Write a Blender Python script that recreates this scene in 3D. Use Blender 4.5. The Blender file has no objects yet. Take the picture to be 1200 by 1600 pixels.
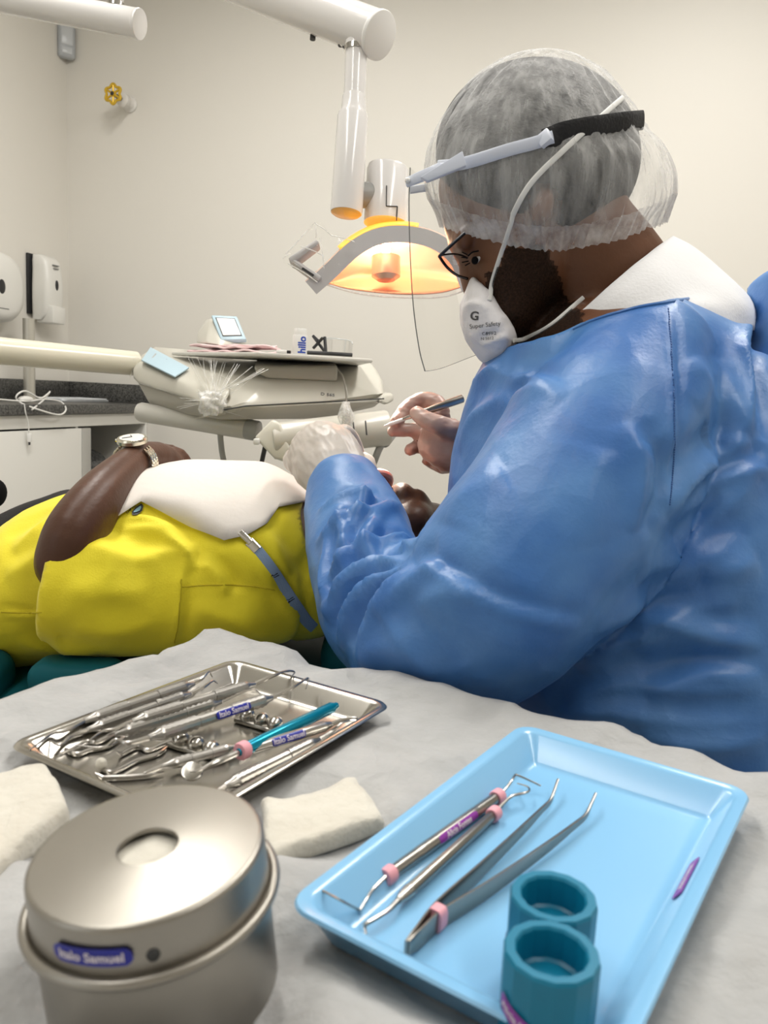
import bpy, bmesh, math, random
import numpy as np
from mathutils import Vector, Matrix, noise
from mathutils.bvhtree import BVHTree

random.seed(7)
SC = bpy.context.scene
COL = SC.collection
PI = math.pi
rad = math.radians

# ------------------------------------------------------------------ camera
F = 1250.0                      # focal length in pixels of a 1200 x 1600 frame
PITCH, ROLL = rad(8.5), rad(3.0)
CAM = Vector((0, 0, 1.08))
FWD = Vector((0, math.cos(PITCH), -math.sin(PITCH)))
_r0 = Vector((1, 0, 0)); _u0 = _r0.cross(FWD)
RT = _r0 * math.cos(ROLL) + _u0 * math.sin(ROLL)
UP = -_r0 * math.sin(ROLL) + _u0 * math.cos(ROLL)
cd = bpy.data.cameras.new('camera')
cd.sensor_fit = 'VERTICAL'; cd.sensor_height = 36.0; cd.lens = F / 1600 * 36
cd.clip_start = 0.02; cd.clip_end = 50
cd.dof.use_dof = True; cd.dof.focus_distance = 0.95; cd.dof.aperture_fstop = 15.0
cam = bpy.data.objects.new('camera', cd); COL.objects.link(cam)
cam.matrix_world = Matrix(((RT.x, UP.x, -FWD.x, CAM.x), (RT.y, UP.y, -FWD.y, CAM.y), (RT.z, UP.z, -FWD.z, CAM.z), (0, 0, 0, 1)))
SC.camera = cam

# ------------------------------------------------------------------ world, lights, exposure
SC.view_settings.view_transform = 'Standard'
SC.view_settings.look = 'None'
SC.view_settings.gamma = 1.0
SC.view_settings.use_curve_mapping = False
SC.view_settings.exposure = -0.08
w = bpy.data.worlds.new('world'); SC.world = w; w.use_nodes = True
w.node_tree.nodes['Background'].inputs[0].default_value = (0.9, 0.95, 1.0, 1)
w.node_tree.nodes['Background'].inputs[1].default_value = 0.25
SC.cycles.max_bounces = 10; SC.cycles.transparent_max_bounces = 16
SC.cycles.sample_clamp_indirect = 6.0
CEIL = 2.75
TUBES = [(-0.85, 0.35, 0.55), (0.85, 0.0, 0.55), (-0.6, 1.7, 1.2), (0.8, 1.5, 1.3)]   # ceiling fittings: x, y, strength

def area_lamp(name, loc, size, power, col, rot=(0, 0, 0)):
    l = bpy.data.lights.new(name, 'AREA'); l.shape = 'RECTANGLE'; l.size, l.size_y = size; l.energy = power; l.color = col
    o = bpy.data.objects.new(name, l); o.location = loc; o.rotation_euler = rot; COL.objects.link(o); return o
for i, (x, y, s) in enumerate(TUBES):
    area_lamp('ceiling_light_glow', (x, y, CEIL - 0.09), (0.24, 1.15), 21.0 * s, (1.0, 0.97, 0.92))
# added cool fill light from behind the viewer's left shoulder; no window is built
area_lamp('rear_fill_light', (-1.9, -1.05, 1.75), (1.3, 1.1), 7, (0.86, 0.93, 1.0), (rad(78), 0, rad(-58)))

# ------------------------------------------------------------------ helpers
def P(u, v, d):
    """world point seen at picture position (u, v) of the 1200 x 1600 frame, at distance d along the view axis"""
    return CAM + (FWD + RT * ((u - 600) / F) - UP * ((v - 800) / F)) * d
def onz(u, v, z):
    D = P(u, v, 1) - CAM
    return CAM + D * ((z - CAM.z) / D.z)
def proj(p):
    q = p - CAM; d = q.dot(FWD); return (600 + F * q.dot(RT) / d, 800 - F * q.dot(UP) / d, d)

def V(*a): return Vector(a)
def catmull(pts, n):
    """resample a list of equal-length tuples / vectors with a Catmull-Rom curve, n steps per span"""
    A = [np.array(p, float) for p in pts]
    if len(A) < 3:
        return [A[0] + (A[1] - A[0]) * t for t in np.linspace(0, 1, n + 1)]
    A = [2 * A[0] - A[1]] + A + [2 * A[-1] - A[-2]]
    out = []
    for i in range(1, len(A) - 2):
        p0, p1, p2, p3 = A[i - 1:i + 3]
        for k in range(n):
            t = k / n
            out.append(0.5 * (2 * p1 + (p2 - p0) * t + (2 * p0 - 5 * p1 + 4 * p2 - p3) * t * t + (3 * p1 - p0 - 3 * p2 + p3) * t ** 3))
    out.append(A[-2]); return out

class MB:
    def __init__(s): s.v = []; s.f = []
    def add(s, v, f, M=None):
        n = len(s.v)
        s.v += [(M @ Vector(p)) if M is not None else Vector(p) for p in v]
        s.f += [tuple(i + n for i in q) for q in f]; return s
    def bm(s, b, M=None):
        b.verts.ensure_lookup_table(); b.verts.index_update()
        s.add([v.co.copy() for v in b.verts], [[v.index for v in f.verts] for f in b.faces], M); b.free(); return s
    def box(s, c, size, M=None, bevel=0.0, seg=2):
        b = bmesh.new(); bmesh.ops.create_cube(b, size=1)
        for v in b.verts: v.co = Vector((v.co.x * size[0], v.co.y * size[1], v.co.z * size[2]))
        if bevel: bmesh.ops.bevel(b, geom=list(b.edges), offset=bevel, segments=seg, profile=0.5, affect='EDGES')
        T = Matrix.Translation(Vector(c))
        return s.bm(b, (M @ T) if M is not None else T)
    def rings(s, R, cap=True, closed=False):
        n = len(R[0]); v = [p for r in R for p in r]; f = []
        m = len(R)
        for i in range(m if closed else m - 1):
            for j in range(n):
                a, b2 = i * n + j, i * n + (j + 1) % n; c, d = ((i + 1) % m) * n + (j + 1) % n, ((i + 1) % m) * n + j
                f.append((a, b2, c, d))
        if cap and not closed:
            f.append(tuple(range(n))[::-1]); f.append(tuple((m - 1) * n + j for j in range(n)))
        return s.add(v, f)
    def tube(s, path, r, n=12, cap=True, closed=False, step=0, up=None, flat=1.0):
        """round (or flat oval) rod along a path; r is one radius or one per point"""
        path = [Vector(p) for p in path]
        rs = [r] * len(path) if not hasattr(r, '__len__') else list(r)
        if step:
            q = catmull([tuple(p) + (x,) for p, x in zip(path, rs)], step)
            path = [Vector(a[:3]) for a in q]; rs = [max(1e-5, a[3]) for a in q]
        m = len(path); R = []; prev = None
        for i in range(m):
            if closed: t = path[(i + 1) % m] - path[i - 1]
            else: t = path[min(i + 1, m - 1)] - path[max(i - 1, 0)]
            t.normalize()
            if up is not None: sd = t.cross(Vector(up))
            elif prev is None: sd = t.cross(Vector((0, 0, 1)) if abs(t.z) < 0.9 else Vector((1, 0, 0)))
            else: sd = prev - t * prev.dot(t)
            sd.normalize(); prev = sd; nn = sd.cross(t)
            R.append([path[i] + (sd * math.cos(2 * PI * j / n) + nn * (math.sin(2 * PI * j / n) * flat)) * rs[i] for j in range(n)])
        return s.rings(R, cap, closed)
    def lathe(s, prof, n=32, M=None, cap=True):
        """profile of (radius, height) turned round z"""
        R = [[Vector((r * math.cos(2 * PI * j / n), r * math.sin(2 * PI * j / n), z)) for j in range(n)] for r, z in prof]
        t = MB().rings(R, cap); return s.add(t.v, t.f, M)
    def hull(s, pts, bevel=0.0, seg=3):
        b = bmesh.new()
        for p in pts: b.verts.new(p)
        r = bmesh.ops.convex_hull(b, input=list(b.verts))
        bmesh.ops.delete(b, geom=[e for e in r['geom_interior'] if isinstance(e, bmesh.types.BMVert)], context='VERTS')
        bmesh.ops.dissolve_limit(b, angle_limit=rad(3), verts=list(b.verts), edges=list(b.edges))
        if bevel:
            bmesh.ops.bevel(b, geom=[e for e in b.edges if len(e.link_faces) == 2 and e.calc_face_angle() > rad(12)], offset=bevel, segments=seg, profile=0.5, affect='EDGES')
        return s.bm(b)
    def prism(s, poly, ext, bevel=0.0, seg=2):
        """planar polygon pushed along vector ext"""
        b = bmesh.new(); vs = [b.verts.new(p) for p in poly]; fc = b.faces.new(vs)
        r = bmesh.ops.extrude_face_region(b, geom=[fc])
        for e in r['geom']:
            if isinstance(e, bmesh.types.BMVert): e.co += Vector(ext)
        bmesh.ops.recalc_face_normals(b, faces=list(b.faces))
        if bevel: bmesh.ops.bevel(b, geom=[e for e in b.edges if e.calc_face_angle(0) > rad(25)], offset=bevel, segments=seg, profile=0.5, affect='EDGES')
        return s.bm(b)
    def grid(s, G):
        """open surface from a rectangular array of points"""
        n = len(G[0]); v = [p for r in G for p in r]
        f = [(i * n + j, i * n + j + 1, (i + 1) * n + j + 1, (i + 1) * n + j) for i in range(len(G) - 1) for j in range(n - 1)]
        return s.add(v, f)
    def build(s, name, mat=None, parent=None, sharp=35, flat=False, fix=True):
        off = OFF.get(parent.name, Vector()) if parent is not None else Vector()
        me = bpy.data.meshes.new(name)
        me.from_pydata([p - off for p in s.v], [], s.f); me.update()
        if fix:
            b = bmesh.new(); b.from_mesh(me); bmesh.ops.recalc_face_normals(b, faces=list(b.faces)); b.to_mesh(me); b.free()
        if not flat:
            me.shade_smooth()
            if sharp: me.set_sharp_from_angle(angle=rad(sharp))
        o = bpy.data.objects.new(name, me); COL.objects.link(o)
        if mat: me.materials.append(mat)
        if parent is not None: o.parent = parent
        OFF[o.name] = off
        return o
OFF = {}
def solid(o, t, offset=0.0):
    m = o.modifiers.new('thickness', 'SOLIDIFY'); m.thickness = t; m.offset = offset; return o
def thing(name, label, cat, loc=(0, 0, 0), group=None, M=None, local=False):
    o = bpy.data.objects.new(name, None); COL.objects.link(o); o.empty_display_size = 0.05
    o.location = loc
    if M is not None: o.matrix_world = M
    OFF[o.name] = Vector() if (local or M is not None) else Vector(loc)
    return tag(o, label, cat, group)
def tag(o, label=None, cat=None, group=None, kind=None):
    if label: o['label'] = label
    if cat: o['category'] = cat
    if group: o['group'] = group
    if kind: o['kind'] = kind
    return o
def struct(o): o['kind'] = 'structure'; return o
def dup(root, M=None, label=None, group=None):
    def cp(o, par):
        c = o.copy(); COL.objects.link(c)
        if par is not None: c.parent = par
        OFF[c.name] = OFF.get(o.name, Vector())
        for ch in list(o.children): cp(ch, c)
        return c
    kids = list(root.children)
    r = root.copy(); COL.objects.link(r); OFF[r.name] = OFF.get(root.name, Vector())
    for k in kids: cp(k, r)
    if M is not None: r.matrix_world = M
    if label: r['label'] = label
    if group: r['group'] = group
    return r
def frame(origin, xdir, zdir=(0, 0, 1)):
    z = Vector(zdir).normalized(); x = Vector(xdir); x = (x - z * x.dot(z)).normalized(); y = z.cross(x); o = Vector(origin)
    return Matrix(((x.x, y.x, z.x, o.x), (x.y, y.y, z.y, o.y), (x.z, y.z, z.z, o.z), (0, 0, 0, 1)))

# organic shapes ---------------------------------------------------
def limb(pts, n=24, step=4, dome=True):
    """closed limb: pts of (u, v, d, half width in the picture in px, half depth in m or None)"""
    Q = []
    for u, v, d, a, b in pts:
        ra = a * d / F; Q.append(tuple(P(u, v, d)) + (ra, ra if b is None else b))
    return limb3(Q, n, step, dome)
def limb3(Q, n=24, step=4, dome=True):
    Q = catmull(Q, step) if step > 1 else [np.array(q) for q in Q]
    C = [Vector(q[:3]) for q in Q]; m = len(C); R = []
    fr = []
    for i in range(m):
        t = (C[min(i + 1, m - 1)] - C[max(i - 1, 0)]).normalized()
        sd = t.cross(FWD)
        if sd.length < 0.35:
            sd = fr[-1][1] - t * fr[-1][1].dot(t) if fr else t.cross(UP)
        sd.normalize()
        if fr and sd.dot(fr[-1][1]) < 0: sd = -sd
        fr.append((t, sd, sd.cross(t).normalized()))
    def ring(c, a, b, k):
        t, sd, nn = fr[k]
        return [c + sd * (a * math.cos(2 * PI * j / n)) + nn * (b * math.sin(2 * PI * j / n)) for j in range(n)]
    if dome:
        for e in (80, 60, 40, 20):
            s = math.cos(rad(e)); h = math.sin(rad(e)) * min(Q[0][3], Q[0][4]); R.append(ring(C[0] - fr[0][0] * h, Q[0][3] * s, Q[0][4] * s, 0))
    for i in range(m): R.append(ring(C[i], Q[i][3], Q[i][4], i))
    if dome:
        for e in (20, 40, 60, 80):
            s = math.cos(rad(e)); h = math.sin(rad(e)) * min(Q[-1][3], Q[-1][4]); R.append(ring(C[-1] + fr[-1][0] * h, Q[-1][3] * s, Q[-1][4] * s, m - 1))
    return MB().rings(R)
def ball(c, rx, ry, rz, M=None, n=24):
    R = []
    for i in range(1, n // 2):
        a = PI * i / (n // 2); R.append([Vector((rx * math.sin(a) * math.cos(2 * PI * j / n), ry * math.sin(a) * math.sin(2 * PI * j / n), rz * math.cos(a))) for j in range(n)])
    t = MB().rings(R); T = Matrix.Translation(Vector(c)) @ (M.to_4x4() if M is not None else Matrix())
    return MB().add(t.v, t.f, T)
CAMROT = Matrix(((RT.x, UP.x, -FWD.x), (RT.y, UP.y, -FWD.y), (RT.z, UP.z, -FWD.z)))
def cball(u, v, d, a, b, c, tilt=0, n=24):
    """ellipsoid with axes along the picture: a, b in px at distance d, c half depth in m; tilt turns it clockwise in degrees"""
    return ball(P(u, v, d), a * d / F, b * d / F, c, CAMROT @ Matrix.Rotation(rad(-tilt), 3, 'Z'), n)
def union(parts, voxel, smooth=6, factor=0.5):
    m = MB()
    for p in parts: m.add(p.v, p.f)
    me = bpy.data.meshes.new('tmp'); me.from_pydata(m.v, [], m.f); me.update()
    b = bmesh.new(); b.from_mesh(me); bmesh.ops.recalc_face_normals(b, faces=list(b.faces)); b.to_mesh(me); b.free()
    o = bpy.data.objects.new('tmp', me); COL.objects.link(o)
    r = o.modifiers.new('r', 'REMESH'); r.mode = 'VOXEL'; r.voxel_size = voxel
    if smooth:
        s = o.modifiers.new('s', 'SMOOTH'); s.iterations = smooth; s.factor = factor
    ev = o.evaluated_get(bpy.context.evaluated_depsgraph_get()); me2 = bpy.data.meshes.new_from_object(ev)
    out = MB(); out.v = [v.co.copy() for v in me2.vertices]; out.f = [tuple(p.vertices) for p in me2.polygons]
    bpy.data.objects.remove(o); bpy.data.meshes.remove(me); bpy.data.meshes.remove(me2)
    return out
def bvh(m): return BVHTree.FromPolygons([tuple(p) for p in m.v], m.f)
def hit(tree, u, v, lift=0.0):
    D = (P(u, v, 1) - CAM).normalized(); h = tree.ray_cast(CAM, D)
    if h[0] is None: return None, None
    n = h[1] if h[1].dot(D) < 0 else -h[1]
    return h[0] + n * lift, n
def normals(m):
    N = np.zeros((len(m.v), 3)); A = np.array([tuple(p) for p in m.v])
    for f in m.f:
        a, b, c = A[f[0]], A[f[1]], A[f[2]]; nn = np.cross(b - a, c - a)
        for i in f: N[i] += nn
    return N / np.maximum(np.linalg.norm(N, axis=1, keepdims=True), 1e-12)
def seg_dist(X, pts):
    """distance of each point of X to a polyline, with signed side and the share along it"""
    best = np.full(len(X), 1e9); along = np.zeros(len(X)); near = np.zeros_like(X); n = len(pts) - 1; tang = np.zeros_like(X)
    for i in range(n):
        a, b = pts[i], pts[i + 1]; ab = b - a; L = ab @ ab
        t = np.clip(((X - a) @ ab) / max(L, 1e-12), 0, 1); q = a + t[:, None] * ab; d = np.linalg.norm(X - q, axis=1)
        k = d < best; best[k] = d[k]; along[k] = (i + t[k]) / n; near[k] = q[k]; tang[k] = ab / math.sqrt(max(L, 1e-12))
    return best, along, near, tang
def folds(m, lst, N=None):
    """press folds into cloth: each (picture polyline, width m, height m, lean) is laid on the visible surface"""
    tree = bvh(m); X = np.array([tuple(p) for p in m.v]); N = normals(m) if N is None else N; D = np.zeros(len(X))
    for pl, wd, ht, lean in lst:
        q = catmull(pl, 4); pts = []
        for u, v in q:
            h, _ = hit(tree, u, v)
            if h is not None: pts.append(np.array(h))
        if len(pts) < 2: continue
        d, al, nr, tg = seg_dist(X, pts)
        k = d < wd * 4
        side = np.einsum('ij,ij->i', np.cross(tg[k], X[k] - nr[k]), N[k])
        x = side / wd; fade = np.sin(np.clip(al[k], 0.0, 1) * PI) ** 0.6
        off = np.sqrt(np.maximum(d[k] ** 2 - side ** 2, 0)) / wd
        D[k] += ht * fade * np.exp(-off ** 2) * (np.exp(-np.abs(x) ** 1.25 * 1.2) - lean * np.exp(-(x - 1.5) ** 2 * 0.8))
    Y = X + N * D[:, None]; m.v = [Vector(p) for p in Y]; return m
def rough(m, fn, N=None):
    """move each vertex along its normal by fn(point)"""
    N = normals(m) if N is None else N
    m.v = [p + Vector(N[i]) * fn(p) for i, p in enumerate(m.v)]; return m
def ridged(p, s, o=3):
    a = 1.0; t = 0.0; q = Vector(p) * s
    for _ in range(o):
        t += a * (1 - abs(noise.noise(q)) * 2.2); q = q * 2.03 + Vector((7.1, 3.3, 1.7)); a *= 0.5
    return t

def crumple_h(p, s, amp, seed=0.0, warp=0.03):
    """creased-cloth height: sharp ridges along irregular cell borders"""
    q = Vector((p.x + warp * noise.noise(p * 6 + Vector((seed, 0, 0))), p.y + warp * noise.noise(p * 6 + Vector((0, seed + 3, 0))), p.z + warp * noise.noise(p * 6 + Vector((0, 0, seed + 6))))) * s + Vector((seed, seed, seed))
    d = noise.voronoi(q)[0]; return amp * (math.sqrt(d[0] * d[0] + 0.06) - 0.5)

def smooth_border(m, it=6):
    cnt = {}
    for f in m.f:
        for i in range(len(f)):
            e = (min(f[i], f[i - 1]), max(f[i], f[i - 1])); cnt[e] = cnt.get(e, 0) + 1
    nb = {}
    for (a, b), c in cnt.items():
        if c == 1: nb.setdefault(a, []).append(b); nb.setdefault(b, []).append(a)
    for _ in range(it):
        new = {i: m.v[i] * 0.4 + sum((m.v[j] for j in n), Vector()) / len(n) * 0.6 for i, n in nb.items()}
        for i, p in new.items(): m.v[i] = p
    return m

# materials --------------------------------------------------------
def mat(name, col, rough=0.5, metal=0.0, bump=None, mottle=None, trans=0.0, ior=1.45, sss=0.0, coat=0.0, spec=0.5, alpha=1.0, emit=None, sheen=0.0, sub_col=None, stretch=(1, 1, 1), rough_var=0.0, aniso=0.0):
    """procedural surface. bump = (noise scale, strength, detail); mottle = (noise scale, second colour, amount)"""
    m = bpy.data.materials.new(name); m.use_nodes = True; nt = m.node_tree; b = nt.nodes['Principled BSDF']; I = b.inputs
    I['Base Color'].default_value = (*col, 1); I['Roughness'].default_value = rough; I['Metallic'].default_value = metal
    I['IOR'].default_value = ior; I['Transmission Weight'].default_value = trans; I['Alpha'].default_value = alpha
    I['Coat Weight'].default_value = coat; I['Coat Roughness'].default_value = 0.15; I['Specular IOR Level'].default_value = spec
    I['Sheen Weight'].default_value = sheen
    if sss: I['Subsurface Weight'].default_value = sss; I['Subsurface Radius'].default_value = (0.012, 0.006, 0.004); I['Subsurface Scale'].default_value = 1.0
    if aniso: I['Anisotropic'].default_value = aniso
    if emit: I['Emission Color'].default_value = (*emit[0], 1); I['Emission Strength'].default_value = emit[1]
    def nz(scale, detail=4, dist=0.0):
        t = nt.nodes.new('ShaderNodeTexCoord'); mp = nt.nodes.new('ShaderNodeMapping'); mp.inputs['Scale'].default_value = stretch
        n = nt.nodes.new('ShaderNodeTexNoise'); n.inputs['Scale'].default_value = scale; n.inputs['Detail'].default_value = detail; n.inputs['Distortion'].default_value = dist
        nt.links.new(t.outputs['Object'], mp.inputs[0]); nt.links.new(mp.outputs[0], n.inputs['Vector']); return n
    if mottle:
        n = nz(mottle[0], 6); r = nt.nodes.new('ShaderNodeMapRange'); r.inputs[1].default_value = 0.35; r.inputs[2].default_value = 0.65; r.inputs[4].default_value = mottle[2]
        x = nt.nodes.new('ShaderNodeMix'); x.data_type = 'RGBA'; x.inputs[6].default_value = (*col, 1); x.inputs[7].default_value = (*mottle[1], 1)
        nt.links.new(n.outputs['Fac'], r.inputs[0]); nt.links.new(r.outputs[0], x.inputs[0]); nt.links.new(x.outputs[2], I['Base Color'])
    if rough_var:
        n = nz(9, 5); r = nt.nodes.new('ShaderNodeMapRange'); r.inputs[3].default_value = max(0.02, rough - rough_var); r.inputs[4].default_value = rough + rough_var
        nt.links.new(n.outputs['Fac'], r.inputs[0]); nt.links.new(r.outputs[0], I['Roughness'])
    if bump:
        n = nz(bump[0], bump[2] if len(bump) > 2 else 4); bp = nt.nodes.new('ShaderNodeBump'); bp.inputs['Strength'].default_value = bump[1]; bp.inputs['Distance'].default_value = 0.003
        nt.links.new(n.outputs['Fac'], bp.inputs['Height']); nt.links.new(bp.outputs[0], I['Normal'])
    return m
def creases(m, scale, strength, dist=0.004, mott=None):
    """adds fine creased lines (cell borders bent by noise) to a cloth material's bump"""
    nt = m.node_tree; b = nt.nodes['Principled BSDF']; L = nt.links.new
    t = nt.nodes.new('ShaderNodeTexCoord'); n = nt.nodes.new('ShaderNodeTexNoise'); n.inputs['Scale'].default_value = scale * 0.6; n.inputs['Detail'].default_value = 3
    mx = nt.nodes.new('ShaderNodeMix'); mx.data_type = 'VECTOR'; mx.inputs[0].default_value = 0.10
    L(t.outputs['Object'], n.inputs['Vector']); L(t.outputs['Object'], mx.inputs[4]); L(n.outputs['Color'], mx.inputs[5])
    v = nt.nodes.new('ShaderNodeTexVoronoi'); v.feature = 'F1'; v.inputs['Scale'].default_value = scale; v.inputs['Randomness'].default_value = 1.0
    L(mx.outputs[1], v.inputs['Vector'])
    v2 = nt.nodes.new('ShaderNodeTexVoronoi'); v2.feature = 'F1'; v2.inputs['Scale'].default_value = scale * 2.7; L(mx.outputs[1], v2.inputs['Vector'])
    a = nt.nodes.new('ShaderNodeMath'); a.operation = 'MULTIPLY_ADD'; a.inputs[1].default_value = 0.35; L(v2.outputs['Distance'], a.inputs[0]); L(v.outputs['Distance'], a.inputs[2])
    bp = nt.nodes.new('ShaderNodeBump'); bp.inputs['Strength'].default_value = strength; bp.inputs['Distance'].default_value = dist; L(a.outputs[0], bp.inputs['Height'])
    old = b.inputs['Normal'].links
    if old: L(old[0].from_socket, bp.inputs['Normal'])
    L(bp.outputs[0], b.inputs['Normal']); return m
def thin(name, col, clear, rough=0.05, spec=0.5, noise_amt=0.0, scale=20, stretch=(1, 1, 1), tint=(1, 1, 1), emit=0):
    """thin see-through sheet: a share passes straight through (tinted), the rest is a soft or glossy surface; noise makes it cloudy"""
    m = bpy.data.materials.new(name); m.use_nodes = True; nt = m.node_tree; b = nt.nodes['Principled BSDF']; out = nt.nodes['Material Output']
    b.inputs['Base Color'].default_value = (*col, 1); b.inputs['Roughness'].default_value = rough; b.inputs['Specular IOR Level'].default_value = spec
    tr = nt.nodes.new('ShaderNodeBsdfTransparent'); tr.inputs[0].default_value = (*tint, 1)
    mx = nt.nodes.new('ShaderNodeMixShader'); mx.inputs[0].default_value = clear
    nt.links.new(b.outputs[0], mx.inputs[1]); nt.links.new(tr.outputs[0], mx.inputs[2]); nt.links.new(mx.outputs[0], out.inputs[0])
    if noise_amt:
        t = nt.nodes.new('ShaderNodeTexCoord'); mp = nt.nodes.new('ShaderNodeMapping'); mp.inputs['Scale'].default_value = stretch
        n = nt.nodes.new('ShaderNodeTexNoise'); n.inputs['Scale'].default_value = scale; n.inputs['Detail'].default_value = 7; n.inputs['Roughness'].default_value = 0.65
        r = nt.nodes.new('ShaderNodeMapRange'); r.inputs[1].default_value = 0.3; r.inputs[2].default_value = 0.7; r.inputs[3].default_value = min(1, clear + noise_amt); r.inputs[4].default_value = max(0, clear - noise_amt)
        nt.links.new(t.outputs['Object'], mp.inputs[0]); nt.links.new(mp.outputs[0], n.inputs['Vector']); nt.links.new(n.outputs['Fac'], r.inputs[0]); nt.links.new(r.outputs[0], mx.inputs[0])
        bp = nt.nodes.new('ShaderNodeBump'); bp.inputs['Strength'].default_value = 0.4; bp.inputs['Distance'].default_value = 0.002
        nt.links.new(n.outputs['Fac'], bp.inputs['Height']); nt.links.new(bp.outputs[0], b.inputs['Normal'])
    return m
def glossy_film(name, tint=(1, 1, 1), fac=0.12, rough=0.03, most=0.35):
    """clear plastic sheet: transparent with fresnel-like gloss"""
    m = bpy.data.materials.new(name); m.use_nodes = True; nt = m.node_tree; out = nt.nodes['Material Output']
    nt.nodes.remove(nt.nodes['Principled BSDF'])
    tr = nt.nodes.new('ShaderNodeBsdfTransparent'); tr.inputs[0].default_value = (*tint, 1)
    g = nt.nodes.new('ShaderNodeBsdfGlossy'); g.inputs['Roughness'].default_value = rough
    lw = nt.nodes.new('ShaderNodeLayerWeight'); lw.inputs['Blend'].default_value = fac
    mx = nt.nodes.new('ShaderNodeMixShader')
    mm_ = nt.nodes.new('ShaderNodeMath'); mm_.operation = 'MULTIPLY'; mm_.inputs[1].default_value = most
    nt.links.new(lw.outputs['Fresnel'], mm_.inputs[0]); nt.links.new(mm_.outputs[0], mx.inputs[0]); nt.links.new(tr.outputs[0], mx.inputs[1]); nt.links.new(g.outputs[0], mx.inputs[2]); nt.links.new(mx.outputs[0], out.inputs[0])
    return m
def text_mesh(body, size, extrude=0.0002, bold=0.0, shear=0.0):
    """letters as a flat mesh centred on the origin in the xy plane"""
    c = bpy.data.curves.new('letters', 'FONT'); c.body = body; c.size = size; c.extrude = extrude; c.offset = bold; c.shear = shear
    c.align_x = 'CENTER'; c.align_y = 'CENTER'; c.resolution_u = 3
    o = bpy.data.objects.new('letters', c); COL.objects.link(o)
    me = bpy.data.meshes.new_from_object(o.evaluated_get(bpy.context.evaluated_depsgraph_get()))
    b = bmesh.new(); b.from_mesh(me); bmesh.ops.triangulate(b, faces=list(b.faces))
    for _ in range(3):
        e = [x for x in b.edges if x.calc_length() > size * 0.17]
        if not e: break
        bmesh.ops.subdivide_edges(b, edges=e, cuts=1); bmesh.ops.triangulate(b, faces=[f for f in b.faces if len(f.verts) > 3])
    m = MB().bm(b)
    bpy.data.objects.remove(o); bpy.data.curves.remove(c); bpy.data.meshes.remove(me); return m
def rounded_rect(w, h, r, n=5):
    out = []
    for cx, cy, a0 in ((w / 2 - r, h / 2 - r, 0), (-w / 2 + r, h / 2 - r, 90), (-w / 2 + r, -h / 2 + r, 180), (w / 2 - r, -h / 2 + r, 270)):
        for k in range(n + 1):
            a = rad(a0 + 90 * k / n); out.append((cx + r * math.cos(a), cy + r * math.sin(a)))
    return out
# ------------------------------------------------------------------ room shell
YAW = math.atan(330 / F)
DL = Vector((math.sin(YAW), math.cos(YAW), 0)); DB = Vector((math.cos(YAW), -math.sin(YAW), 0))
CORNER = P(107, 590, 3.4); CORNER.z = 0
def W(x, y, z): return CORNER + DB * x - DL * y + Vector((0, 0, z))      # x along the back wall, y from it towards the viewer
RM = Matrix(((DB.x, -DL.x, 0, CORNER.x), (DB.y, -DL.y, 0, CORNER.y), (0, 0, 1, 0), (0, 0, 0, 1)))
def at_x(u, v, x=0.0):          # where the sight line meets the vertical plane x = const (left wall at 0)
    D = P(u, v, 1) - CAM; t = (x - (CAM - CORNER).dot(DB)) / D.dot(DB); q = CAM + D * t
    return x, -(q - CORNER).dot(DL), q.z
def at_y(u, v, y=0.0):
    D = P(u, v, 1) - CAM; t = (-y - (CAM - CORNER).dot(DL)) / D.dot(DL); q = CAM + D * t
    return (q - CORNER).dot(DB), y, q.z
RX, RY = 4.3, 4.7
m_wall = mat('wall_paint', (0.74, 0.715, 0.66), 0.55, bump=(60, 0.05), mottle=(1.2, (0.73, 0.70, 0.64), 0.6))
m_ceil = mat('ceiling_paint', (0.80, 0.79, 0.75), 0.8)
m_floor = mat('floor_tile', (0.42, 0.40, 0.37), 0.25, mottle=(3, (0.36, 0.345, 0.32), 0.7))
def slab(name, x0, x1, y0, y1, z0, z1, m):
    b = MB().box(((x0 + x1) / 2, (y0 + y1) / 2, (z0 + z1) / 2), (x1 - x0, y1 - y0, z1 - z0), RM); return struct(b.build(name, m))
slab('floor', -0.1, RX + 0.1, -0.1, RY + 0.1, -0.1, 0, m_floor)
slab('ceiling', -0.1, RX + 0.1, -0.1, RY + 0.1, CEIL, CEIL + 0.1, m_ceil)
slab('wall_left', -0.1, 0, -0.1, RY + 0.1, 0, CEIL, m_wall)
slab('wall_back', 0, RX, -0.1, 0, 0, CEIL, m_wall)
slab('wall_right', RX, RX + 0.1, -0.1, RY + 0.1, 0, CEIL, m_wall)
slab('wall_front', 0, RX, RY, RY + 0.1, 0, CEIL, m_wall)

m_white_pl = mat('white_plastic', (0.80, 0.79, 0.76), 0.35)
m_lampwhite = mat('lamp_diffuser', (0.9, 0.9, 0.88), 0.5, emit=((1, 0.97, 0.92), 2.2))
for x, y, s in TUBES:
    t = thing('ceiling_light', 'white ceiling light fitting above the surgery', 'ceiling light', (x, y, CEIL - 0.08), 'ceiling lights')
    MB().box((x, y, CEIL - 0.03), (0.34, 1.26, 0.058), bevel=0.01).build('housing', m_white_pl, t)
    MB().box((x, y, CEIL - 0.067), (0.28, 1.2, 0.02), bevel=0.006).build('diffuser', m_lampwhite, t)

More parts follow.
